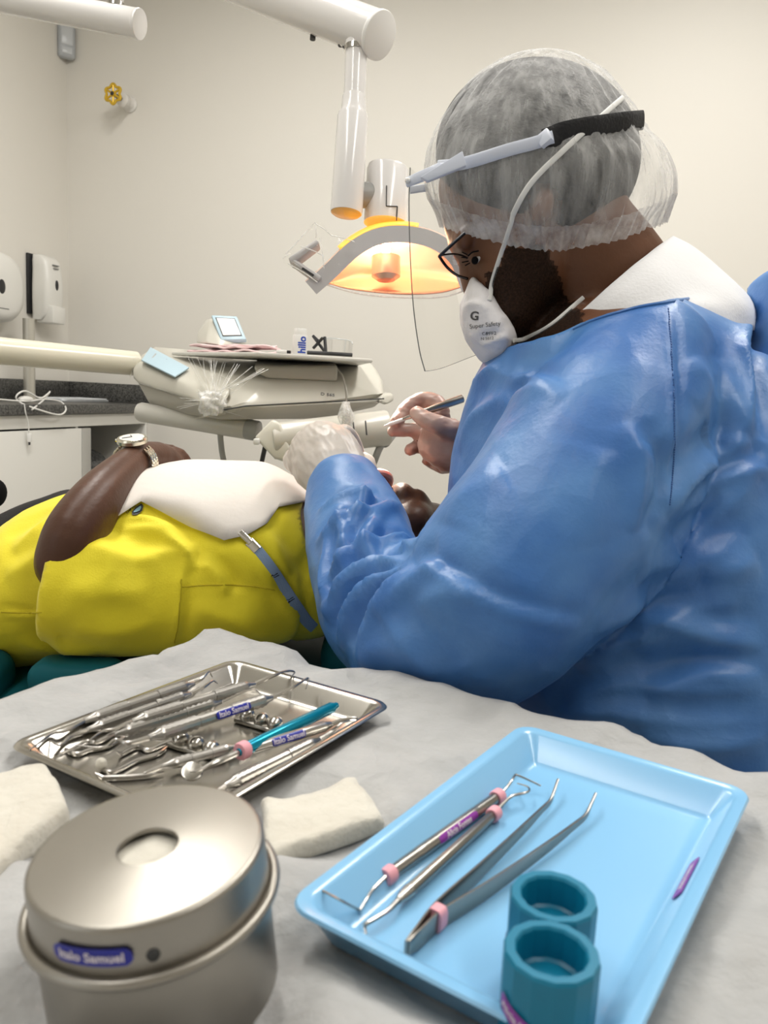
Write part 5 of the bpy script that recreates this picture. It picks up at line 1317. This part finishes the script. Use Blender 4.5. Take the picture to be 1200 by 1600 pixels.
# respirator mask
mk = union([limb([(738, 445, .83, 11, .022), (745, 480, .83, 27, .046), (760, 515, .83, 33, .054), (775, 538, .83, 31, .054)], 28)], 0.0025, 3)
rough(mk, lambda p: 0.0012 * ridged(p, 34, 2) - 0.0008)
T_m = bvh(mk)
folds(mk, [([(724, 478), (742, 474), (765, 482)], .004, .003, .6), ([(752, 540), (775, 530), (795, 525)], .004, .003, .7)])
mo = mk.build('respirator_mask', m_maskw, den, 0)
T_m = bvh(mk)
def decal(tree, u, v, body, size, du, dv, m, parent, bold=0.0, lift=0.0006):
    """letters laid on the surface seen at (u, v); (du, dv) is the picture direction of the line"""
    tm = text_mesh(body, size, 0.00003, bold); h0, n0_ = hit(tree, u, v)
    if h0 is None: return
    ppm = F / (h0 - CAM).dot(FWD); L_ = math.hypot(du, dv); ex_, ey_ = (du / L_, dv / L_), (dv / L_, -du / L_); P_ = []
    for p in tm.v:
        a, b = p.x * ppm, p.y * ppm; uu, vv = u + ex_[0] * a + ey_[0] * b, v + ex_[1] * a + ey_[1] * b; h, n = hit(tree, uu, vv, lift)
        P_.append(h if h is not None else P(uu, vv, (h0 - CAM).dot(FWD)))
    return MB().add(P_, tm.f).build('lettering', m, parent, flat=True, fix=False)
decal(T_m, 758, 508, 'Super Safety', 0.0060, 0.93, -0.1, m_lblgrey, mo); decal(T_m, 742, 494, 'G', 0.012, 0.9, 0.1, m_lblgrey, mo, 0.0003)
decal(T_m, 768, 521, 'PFF2', 0.0052, 0.95, -0.05, m_lblgrey, mo); decal(T_m, 758, 521, 'CA', 0.0042, 0.95, -0.05, m_lblgrey, mo); decal(T_m, 762, 529, 'N 5612', 0.0042, 0.95, -0.05, m_lblgrey, mo)
def strap(trees, uv, w_, th, name, m, parent, lift=0.001, steps=8, dflt=.79):
    path = []
    for q in catmull(uv, steps):
        best = None
        for T in trees:
            h, n = hit(T, q[0], q[1], lift)
            if h is not None and (best is None or (h - CAM).length < (best - CAM).length): best = h
        path.append(best if best is not None else P(q[0], q[1], path and (path[-1] - CAM).dot(FWD) or dflt))
    # smooth
    for _ in range(6): path = [path[0]] + [(path[i - 1] + path[i] * 2 + path[i + 1]) / 4 for i in range(1, len(path) - 1)] + [path[-1]]
    R = []
    for i, p in enumerate(path):
        t = (path[min(i + 1, len(path) - 1)] - path[max(i - 1, 0)]).normalized(); n = (CAM - p).normalized(); s = t.cross(n).normalized(); n = s.cross(t)
        R.append([p + s * (w_ * math.cos(a)) + n * (th * math.sin(a)) for a in [2 * PI * k / 12 for k in range(12)]])
    return MB().rings(R).build(name, m, parent, 60), path
strap([T_m, T_b, T_cap], [(764, 470), (770, 440), (784, 395), (792, 370), (802, 335)], 0.0022, 0.0008, 'mask_strap', m_elastic, mo)
strap([T_cap], [(802, 335), (826, 290), (870, 245), (920, 200), (972, 154)], 0.0026, 0.0008, 'mask_strap', m_elastic, mo, 0.0016)
strap([T_m, T_b], [(800, 532), (830, 527), (860, 512), (890, 487), (912, 467)], 0.0022, 0.0008, 'mask_strap', m_elastic, mo, 0.0018)

# eyeglasses
gl = thing('eyeglasses', 'black framed eyeglasses worn by the dentist behind the face shield', 'glasses', P(700, 405, .79))
MB().tube([P(686, 401, .775), P(704, 384, .772), P(726, 364, .770)], 0.0017, 8, step=3, up=FWD, flat=1.6).build('temple', m_dkframe, gl)
rim = [(687, 401, .775), (694, 398, .785), (712, 397, .80), (728, 402, .815), (738, 414, .825), (742, 430, .83), (740, 437, .83), (726, 434, .82), (710, 427, .803), (697, 416, .787), (689, 406, .777)]
rp = [Vector(a) for a in catmull([tuple(P(*q)) for q in rim] + [tuple(P(*rim[0]))], 4)][:-1]
MB().tube(rp, 0.0009, 8, closed=True).build('rim', m_dkframe, gl)
MB().tube([P(686, 400, .775), P(694, 412, .783), P(702, 421, .793), P(716, 431, .81), (P(740, 438, .83))], 0.0015, 8, step=3).build('lower_rim', m_dkframe, gl)
cl = sum(rp, Vector()) / len(rp); lm = MB().add([cl] + rp, [(0, i + 1, (i + 1) % len(rp) + 1) for i in range(len(rp))]); lm.build('lens', m_gog, gl, 0)

# face shield
fs_ = thing('face_shield', 'clear face shield with pale plastic frame and black head strap worn by the dentist', 'face shield', P(700, 280, .78))
near = catmull([(641, 262, .765), (639, 320, .765), (641, 400, .768), (646, 480, .775), (655, 545, .782), (664, 580, .786)], 6)
far = catmull([(706, 268, .985), (703, 325, .985), (706, 400, .985), (716, 470, .985), (736, 525, .985), (762, 548, .985)], 6)
G = []
for a, b in zip(near, far):
    row = []
    for k in range(15):
        f = k / 14; q = a * (1 - f) + b * f; row.append(P(q[0] - 26 * math.sin(PI * f) * (0.4 + 0.6 * f) * 0.75, q[1] + 8 * math.sin(PI * f) , q[2]))
    G.append(row)
MB().grid(G).build('visor', m_visor, fs_, 0)
eg = MB().tube([r_[0] for r_ in G], 0.0006, 6); eg.tube(G[-1], 0.0003, 6); eg.build('visor_edge', m_visedge, fs_)
def bar(uv, d, w_, th, name, m, par): 
    return strap([T_cap], uv, w_, th, name, m, par, 0.004, 6, d)
arm_, apath = bar([(688, 262), (728, 258), (780, 242), (830, 228), (862, 218)], .76, 0.0056, 0.0016, 'frame_arm', m_frame, fs_)
MB().tube([P(636, 285, .764), P(655, 277, .755), P(690, 263, .745), apath[2]], [0.0050, 0.0055, 0.0060, 0.0056], 10, step=4, up=FWD, flat=0.55).build('frame_front', m_frame, fs_)
MB().prism([P(*q) for q in ((657, 276, .742), (723, 235, .732), (729, 258, .732), (668, 283, .742))], FWD * 0.006, 0.001).build('frame_clip', m_frame, fs_)
MB().tube([P(640, 297, .90), P(668, 293, .90)], 0.0045, 8, up=FWD, flat=0.6).build('frame_far_side', m_frame, fs_)
ball(P(637, 282, .758), 0.0028, 0.0028, 0.0028).build('rivet', m_white_pl, fs_)
cl_h, cl_n = hit(T_cap, 856, 220, 0.005)
MB().box((0, 0, 0), (0.012, 0.013, 0.006), frame(cl_h, P(870, 216, .75) - P(850, 222, .75), cl_n), 0.001).build('buckle', m_frame, fs_)
strap([T_cap], [(852, 221), (872, 212), (920, 202), (965, 195), (1001, 191)], 0.0092, 0.0016, 'head_strap', m_blackband, fs_, 0.003)

# right hand's handpiece, left hand's mirror
hp = thing('handpiece', 'slim dark steel instrument with a white tip held in the dentist\'s right hand', 'dental instrument', P(660, 648, 1.055))
MB().tube([P(630, 655, 1.053), P(650, 648, 1.045), P(690, 634, 1.05), P(722, 623, 1.06)], [0.0020, 0.0034, 0.0052, 0.0056], 16, step=4).build('handle', m_tooldk, hp)
MB().tube([P(600, 666, 1.06), P(612, 662, 1.058), P(632, 655, 1.053)], [0.0008, 0.0026, 0.0024], 12).build('tip', m_white_pl, hp)
mm = thing('mouth_mirror', 'thin steel mouth mirror held in the dentist\'s left hand at the open mouth', 'dental mirror', P(575, 730, 1.0))
MB().tube([P(552, 694, 1.0), P(566, 714, 1.003), P(586, 742, 1.01)], [0.0030, 0.0024, 0.0014], 10).build('handle', m_tool, mm)
MB().lathe([(0.0, 0), (0.010, 0), (0.010, 0.002), (0, 0.002)], 20, frame(P(590, 748, 1.012), RT, Vector((-0.3, -0.3, 0.9)))).build('mirror_head', m_chrome, mm)
# the dentist's stool
stl = thing('dental_stool', 'dentist\'s stool hidden under the gown', 'stool', Vector((DEN.x + 0.02, DEN.y, 0)))
MB().lathe([(0.0, 0.40), (0.17, 0.40), (0.185, 0.41), (0.185, 0.45), (0.17, 0.465), (0, 0.47)], 32, Matrix.Translation((DEN.x + 0.02, DEN.y, 0)), False).build('seat', m_black, stl)
MB().lathe([(0.025, 0.03), (0.025, 0.40)], 16, Matrix.Translation((DEN.x + 0.02, DEN.y, 0))).build('column', m_chrome, stl)
for k in range(5):
    a = 2 * PI * k / 5; c0 = Vector((DEN.x + 0.02, DEN.y, 0.04)); MB().tube([c0, c0 + Vector((0.25 * math.cos(a), 0.25 * math.sin(a), -0.016))], 0.016, 10).build('leg', m_chrome, stl)
# ================================================================== the patient on the chair
PATD = 1.08
pat = thing('person', 'patient in yellow shirt lying face up on the teal chair, hand on belly', 'person', P(250, 1015, 1.0))
PT = [(-190, 1025, 1.09, 62, .15), (-60, 1000, 1.09, 68, .16), (15, 968, 1.085, 84, .175), (100, 916, 1.08, 122, .185), (200, 884, 1.08, 132, .19), (300, 872, 1.08, 146, .19), (400, 873, 1.08, 140, .19), (455, 885, 1.08, 118, .18), (478, 895, 1.08, 100, .16)]
PSL = [(440, 905, .985, 92, .075), (340, 915, .955, 95, .07), (230, 925, .93, 97, .066), (160, 925, .905, 95, .062), (112, 918, .895, 92, .058), (78, 914, .89, 84, .054)]
shirt = union([limb(PT, 40, 5), limb(PSL, 32, 5, False)], 0.0045, 4)
SF = [([(300, 850), (285, 900), (280, 960), (268, 1010)], .006, .004, .8), ([(255, 835), (290, 858), (305, 890)], .007, .010, 1.0), ([(190, 830), (240, 828), (290, 845), (330, 880)], .010, .008, .8), ([(120, 850), (180, 870), (250, 880)], .02, .008, .6),
 ([(100, 920), (160, 930), (240, 920)], .02, .006, .5), ([(110, 980), (180, 985), (250, 970)], .02, .006, .5), ([(370, 850), (400, 880), (430, 920), (470, 975)], .008, .006, .7), ([(400, 820), (430, 860), (460, 920)], .012, .006, .6),
 ([(300, 950), (380, 970), (470, 1000)], .022, .009, .5), ([(0, 955), (40, 960), (70, 958)], .004, .004, .9), ([(20, 860), (60, 830), (100, 800)], .018, .008, .6), ([(10, 900), (50, 880), (80, 850)], .016, .007, .6), ([(200, 808), (240, 812), (290, 838)], .007, .008, .8), ([(30, 1000), (90, 1010), (150, 1020)], .016, .006, .6),
 ([(215, 880), (260, 865), (300, 870)], .014, .006, .6), ([(150, 830), (170, 880), (160, 930)], .016, .005, .5), ([(310, 870), (345, 905), (352, 930)], .008, .007, .8)]
folds(shirt, SF)
rough(shirt, lambda p: 0.0030 * noise.noise(p * 11) + crumple_h(Vector((p.x * 0.8, p.y, p.z)), 10, 0.0075, 7.0) + crumple_h(p, 22, 0.0015, 2.0))
T_s = bvh(shirt)
# open sleeve hem and neck opening: drop the end caps
def drop_end(m, fn): m.f = [f for f in m.f if not fn(*proj(sum((m.v[i] for i in f), Vector()) / len(f)))]; return m
hemc = P(78, 914, .89); hemn = (P(78, 914, .89) - P(112, 918, .895)).normalized()
NS = normals(shirt)
def is_hem(f):
    c = sum((shirt.v[i] for i in f), Vector()) / len(f); n = sum((Vector(NS[i]) for i in f), Vector()).normalized()
    return abs((c - hemc).dot(hemn)) < 0.012 and n.dot(hemn) > 0.75 and (c - hemc).length < 0.075
def is_neck(f):
    u, v, d = proj(sum((shirt.v[i] for i in f), Vector()) / len(f)); return u > np.interp(v, [780, 800, 853, 912, 975, 1010], [474, 468, 477, 490, 506, 516])
shirt.f = [f for f in shirt.f if not is_hem(f) and not is_neck(f)]
smooth_border(shirt, 12)
shirt_o = solid(shirt.build('shirt', m_yellow, pat, 0), 0.0014)
m_ydark = mat('yellow_seam', (0.50, 0.40, 0.01), 0.8)
for pl_ in ([(283, 905), (281, 940), (278, 975), (272, 1004)], [(284, 917), (330, 914), (390, 915), (430, 922)], [(2, 956), (36, 958), (66, 957)]):
    q_ = [hit(T_s, u, v, 0.0006)[0] for u, v in catmull(pl_, 8)]; q_ = [p for p in q_ if p is not None]
    if len(q_) > 2: MB().tube(q_, 0.0009, 5).build('seam', m_ydark, shirt_o)
# body
PARM = [(330, 915, .955, 55, .045), (200, 915, .92, 56, .045), (130, 900, .895, 56, .044), (104, 878, .885, 48, .042)]
PFOR = [(106, 874, .885, 48, .042), (120, 832, .885, 47, .041), (152, 785, .915, 41, .036), (186, 746, .965, 32, .029), (212, 722, 1.01, 26, .024), (230, 716, 1.04, 26, .023)]
PHAND = [[(224, 716, 1.03, 26, .022), (248, 716, 1.065, 26, .022), (266, 724, 1.09, 22, .022)],
   [(258, 708, 1.08, 10, None), (278, 708, 1.105, 10, None), (291, 720, 1.12, 9, None), (297, 734, 1.13, 7.5, None)],
   [(264, 718, 1.085, 10, None), (280, 720, 1.11, 10, None), (291, 732, 1.125, 9, None), (294, 746, 1.135, 7.5, None)],
   [(262, 728, 1.08, 10, None), (276, 732, 1.095, 9, None), (284, 744, 1.105, 8, None)],
   [(254, 735, 1.07, 9, None), (266, 742, 1.08, 8, None), (272, 750, 1.085, 7, None)],
   [(242, 706, 1.09, 11, None), (260, 702, 1.12, 10, None), (276, 706, 1.14, 8, None)]]
PNECK = [(440, 890, 1.08, 92, .15), (490, 880, 1.08, 80, .10), (540, 860, 1.07, 72, .07), (590, 850, 1.07, 70, .065)]
PHEAD = [cball(655, 880, 1.075, 105, 98, .080), limb([(600, 800, 1.06, 40, .05), (585, 790, 1.06, 34, .045), (572, 790, 1.06, 26, .035)]),
   cball(628, 775, 1.05, 20, 22, .028), limb([(668, 812, 1.055, 10, .012), (662, 792, 1.05, 14, .016), (652, 778, 1.05, 15, .018)]), cball(640, 812, 1.05, 42, 36, .055)]
pbody = union([limb(PARM), limb(PFOR), limb(PNECK), sc_limb(PT[1:], .9)] + hand(PHAND, 1.0) + PHEAD, 0.0042, 4)
pbody.build('body', m_skin_p, pat, 0)
m_lip = mat('lips', (0.58, 0.28, 0.24), 0.25, sss=0.2); m_teeth = mat('teeth', (0.82, 0.78, 0.70), 0.15)
R = []
for k in range(28):
    a = 2 * PI * k / 28; R.append(P(593 + 15 * math.cos(a), 751 + 14 * math.sin(a) * 0.8, 1.03 + 0.022 * math.sin(a)))
MB().tube(R, 0.0062, 10, closed=True).build('lips', m_lip, pat)
tm_ = MB()
for k in range(7):
    a = PI * (0.1 + 0.8 * k / 6); tm_.box(P(593 + 9 * math.cos(a), 752 - 7 * math.sin(a), 1.03 - 0.01 * math.sin(a)), (0.006, 0.006, 0.007), bevel=0.001)
tm_.build('teeth', m_teeth, pat)
# dark trousers beyond the yellow shirt
m_trous = mat('dark_trousers', (0.010, 0.009, 0.010), 0.75, bump=(300, 0.2))
tr = union([limb([(108, 800, 1.2, 36, .05), (40, 842, 1.22, 52, .06), (-60, 900, 1.24, 70, .08), (-260, 960, 1.25, 85, .09)]), limb([(-120, 960, 1.06, 80, .085), (-320, 985, 1.06, 82, .085)])], 0.006, 4)
rough(tr, lambda p: 0.003 * noise.noise(p * 18)); tr.build('trousers', m_trous, pat, 0)

# paper bib over the chest
m_paper = mat('bib_paper', (0.74, 0.68, 0.62), 0.8, bump=(120, 0.12), sss=0.05)
bib_near = [(182, 814), (222, 789), (252, 804), (300, 830), (351, 851), (385, 842), (418, 822), (436, 797), (478, 789)]
allv = MB().add(shirt.v, shirt.f).add(pbody.v, pbody.f); T_all = bvh(allv)
G = []
ne = []
bn_ = []
for (u0, v0), (u1, v1) in zip(bib_near[:-1], bib_near[1:]): bn_ += [(u0 + (u1 - u0) * k / 5, v0 + (v1 - v0) * k / 5) for k in range(5)]
for u, v in bn_ + [bib_near[-1]]:
    h, n = hit(T_s, u, v); ne.append(h if h is not None else ne[-1])
back_off = Vector((0.03, 0.30, 0))
for a_ in range(len(ne)):
    f0 = a_ / (len(ne) - 1); row = []; end = ne[a_] + back_off + Vector((-0.03 + 0.02 * f0, 0, 0)); end.y = max(end.y, 1.17)
    for k in range(31):
        f = k / 30; q = ne[a_] * (1 - f) + end * f
        h = T_s.ray_cast(Vector((q.x, q.y, 1.6)), Vector((0, 0, -1))); z = h[0].z if h[0] is not None else (row[-1].z - 0.004 if row else q.z)
        row.append(Vector((q.x, q.y, z)))
    G.append(row)
for _ in range(5):      # the paper bridges small folds
    G2 = [[p.copy() for p in r_] for r_ in G]
    for i in range(1, len(G) - 1):
        for j in range(1, 30):
            G2[i][j].z = max(G[i][j].z, (G[i - 1][j].z + G[i + 1][j].z + G[i][j - 1].z + G[i][j + 1].z) / 4)
    G = G2
for r_ in G:
    for p in r_: p.z += 0.005 + 0.002 * noise.noise(Vector((p.x * 14, p.y * 14, 2))); p.y -= 0.004
bb = solid(MB().grid(G).build('paper_bib', m_paper, None, 0), 0.0008)
tag(bb, 'large white paper bib spread over the patient\'s chest', 'paper bib')

# lanyard with clip
m_lany = mat('blue_lanyard', (0.23, 0.32, 0.47), 0.6, bump=(400, 0.2)); 
ly = thing('lanyard', 'blue grey bib strap with a silver clip across the yellow shirt', 'strap', hit(T_s, 430, 900)[0])
strap([T_s], [(396, 858), (420, 888), (445, 925), (470, 960), (490, 978)], 0.0068, 0.0009, 'band', m_lany, ly, 0.003)
strap([T_s], [(388, 848), (400, 862)], 0.0058, 0.0014, 'metal_end', m_chrome, ly, 0.004, 4)
strap([T_s], [(376, 836), (383, 842), (390, 851)], 0.0040, 0.0022, 'clip', m_chrome, ly, 0.006, 4)
for uv in ((428, 899), (452, 936)): decal(T_s, *uv, 'JJ', 0.009, 0.55, 0.83, m_seam, ly, 0, 0.005)
# shirt emblem
m_embl = mat('emblem_blue', (0.20, 0.36, 0.42), 0.6)
def patch_poly(tree, poly, m, parent, name, lift):
    c = np.mean(poly, axis=0); pts_ = []; n = len(poly)
    for s in (1.0, 0.5):
        for u, v in poly:
            h, _ = hit(tree, c[0] + (u - c[0]) * s, c[1] + (v - c[1]) * s, lift); pts_.append(h)
    h, _ = hit(tree, c[0], c[1], lift); pts_.append(h)
    f = [(i, (i + 1) % n, n + (i + 1) % n, n + i) for i in range(n)] + [(n + i, n + (i + 1) % n, 2 * n) for i in range(n)]
    return MB().add(pts_, f).build(name, m, parent, 0)
sh_ = shirt_o
patch_poly(T_s, [(206, 801), (214, 792), (222, 788), (225, 792), (222, 800), (214, 807), (207, 807)], m_seam, sh_, 'emblem', 0.002)
patch_poly(T_s, [(209, 801), (215, 795), (221, 791), (222, 794), (219, 800), (213, 804), (209, 804)], m_embl, sh_, 'emblem_field', 0.0032)
decal(T_s, 205, 798, 'GRMI', 0.006, 0.75, -0.65, m_seam, sh_, 0, 0.003)

# wrist watch
m_wsteel = mat('watch_steel', (0.70, 0.66, 0.55), 0.22, 1.0); m_dial = mat('watch_dial', (0.74, 0.73, 0.68), 0.3); m_gap = mat('bracelet_gap', (0.06, 0.05, 0.04), 0.4)
wc = P(211, 723, 1.008); wax = (P(230, 714, 1.045) - P(186, 748, .965)).normalized()
up_w = (P(188, 702, 0.985) - P(211, 723, 1.008)); up_w = up_w.normalized() + (CAM - wc).normalized() * 0.75; up_w = (up_w - wax * up_w.dot(wax)).normalized(); sd_w = wax.cross(up_w)
wt_ = thing('wristwatch', 'steel wristwatch with pale dial on the patient\'s wrist', 'watch', wc)
RW, RW2 = 0.0258, 0.0262
nl = 22
for i in range(nl):
    a = rad(42) + (2 * PI - rad(84)) * (i + 0.5) / nl
    o_ = up_w * math.cos(a) + sd_w * math.sin(a); tg = (-up_w * math.sin(a) + sd_w * math.cos(a)); c_ = wc + up_w * (math.cos(a) * RW) + sd_w * (math.sin(a) * RW2)
    M_ = Matrix(((wax.x, tg.x, o_.x, c_.x), (wax.y, tg.y, o_.y, c_.y), (wax.z, tg.z, o_.z, c_.z), (0, 0, 0, 1)))
    lk = MB()
    for k in range(5):
        lk.box(((k - 2) * 0.0034, 0.0018 if k % 2 else -0.0018, 0), (0.0030, 0.0058, 0.003), M_, 0.0007, 1)
    lk.build('bracelet_link', m_wsteel, wt_)
cw = wc + up_w * (RW + 0.003); MWa = frame(cw, wax, up_w)
MB().lathe([(0.0, -0.004), (0.0165, -0.004), (0.0185, -0.002), (0.0188, 0.002), (0.0175, 0.0045), (0.0155, 0.005), (0.0152, 0.0042), (0.0, 0.0042)], 40, MWa, False).build('case', m_wsteel, wt_, 30)
MB().lathe([(0.0, 0.0045), (0.015, 0.0045), (0.015, 0.0048), (0.0, 0.0048)], 32, MWa, False).build('dial', m_dial, wt_)
for L_, an in ((0.008, 0.6), (0.012, 2.2)):
    MB().box((L_ / 2 * math.cos(an), L_ / 2 * math.sin(an), 0.0051), (L_, 0.0009, 0.0004), MWa @ Matrix.Identity(4)).build('hand', m_seam, wt_) if False else MB().tube([MWa @ Vector((0, 0, 0.0052)), MWa @ Vector((L_ * math.cos(an), L_ * math.sin(an), 0.0052))], 0.0005, 6).build('watch_hand', m_seam, wt_)
MB().tube([MWa @ Vector((0.0, 0.0185, 0)), MWa @ Vector((0.0, 0.0215, 0))], 0.0022, 12).build('crown', m_wsteel, wt_)

# clear goggles on the patient
pg = thing('patient_goggles', 'clear protective goggles over the patient\'s eyes beside the blue sleeve', 'goggles', P(660, 818, 1.03))
G = []
for i in range(13):
    f = i / 12; row = []
    for j in range(9):
        g_ = j / 8; u = 634 + 46 * g_ + 4 * math.sin(PI * f); v = 806 + 38 * f - 6 * math.sin(PI * g_) + 4 * g_; row.append(P(u, v, 1.015 + 0.012 * abs(g_ - 0.5) + 0.01 * f))
    G.append(row)
MB().grid(G).build('lens', m_gog, pg, 0)
MB().tube(G[0], 0.0012, 6).build('upper_rim', mat('goggle_rim', (0.55, 0.52, 0.5), 0.2), pg)
MB().tube([P(632, 846, 1.02), P(655, 840, 1.018), P(682, 838, 1.02)], 0.003, 8, step=3).build('lower_rim', m_dkframe, pg)

# chair
m_tealv = mat('teal_vinyl', (0.006, 0.085, 0.105), 0.5, spec=0.12)
ch = thing('dental_chair', 'teal upholstered dental chair under the patient', 'dental chair', Vector((P(150, 1000, 1.1).x, P(150, 1000, 1.1).y, 0)))
zb_ = P(300, 1010, 1.08).z; zs_ = P(0, 1056, 1.09).z; zl = P(-50, 1040, 1.0).z
def cushion(c, size, bev, M=None): return MB().box(c, size, M, bev, 5)
xa, xb = P(-20, 1000, 1.08).x, P(575, 1000, 1.08).x; yc = P(300, 900, 1.1).y
TILT = Matrix.Translation((0, 0, 0))
cushion(((xa + xb) / 2, yc, zb_ - 0.045), (xb - xa, 0.50, 0.09), 0.035).build('backrest', m_tealv, ch)
cushion((xa - 0.36, yc, zs_ - 0.058), (0.74, 0.48, 0.11), 0.045).build('seat', m_tealv, ch)
cushion(((P(640, 900, 1.08).x), yc, P(640, 975, 1.08).z - 0.03), (0.22, 0.24, 0.07), 0.03).build('headrest', m_tealv, ch)
ac = P(122, 1058, .88); MB().hull([ac + Vector((sx * 0.05, sy * 0.028, sz * 0.020)) for sx in (-1, 1) for sy in (-1, 1) for sz in (-1, 1)], 0.018, 5).build('armrest', m_tealv, ch)
ac2 = P(5, 1062, .90); MB().hull([ac2 + Vector((sx * 0.055 - 0.05, sy * 0.04, sz * 0.030)) for sx in (-1.6, 1) for sy in (-1, 1) for sz in (-1, 1)], 0.026, 6).build('side_pad', m_tealv, ch)
MB().box((xa - 0.1, yc, zs_ - 0.14), (0.9, 0.3, 0.06), bevel=0.015).build('seat_frame', m_lightgrey, ch)
MB().hull([Vector((xa - 0.1 + sx * 0.12, yc + sy * 0.1, z)) for sx in (-1, 1) for sy in (-1, 1) for z in (0.1, zs_ - 0.17)], 0.02).build('column', m_lightgrey, ch)
MB().hull([Vector((xa - 0.15 + sx * 0.32, yc + sy * 0.2, z)) for sx in (-1, 1) for sy in (-1, 1) for z in (0.001, 0.1)], 0.03).build('base', m_lightgrey, ch)
ball(P(-9, 771, 1.3), 0.016, 0.03, 0.024).build('armrest_knob', m_black, ch)
q_ = P(-9, 771, 1.3); MB().tube([q_, q_ + Vector((-0.06, 0.0, -0.03)), Vector((q_.x - 0.10, q_.y, zs_ - 0.05)), Vector((q_.x - 0.10, yc + 0.1, zs_ - 0.13))], 0.014, 12, step=4).build('armrest_support', m_black, ch)
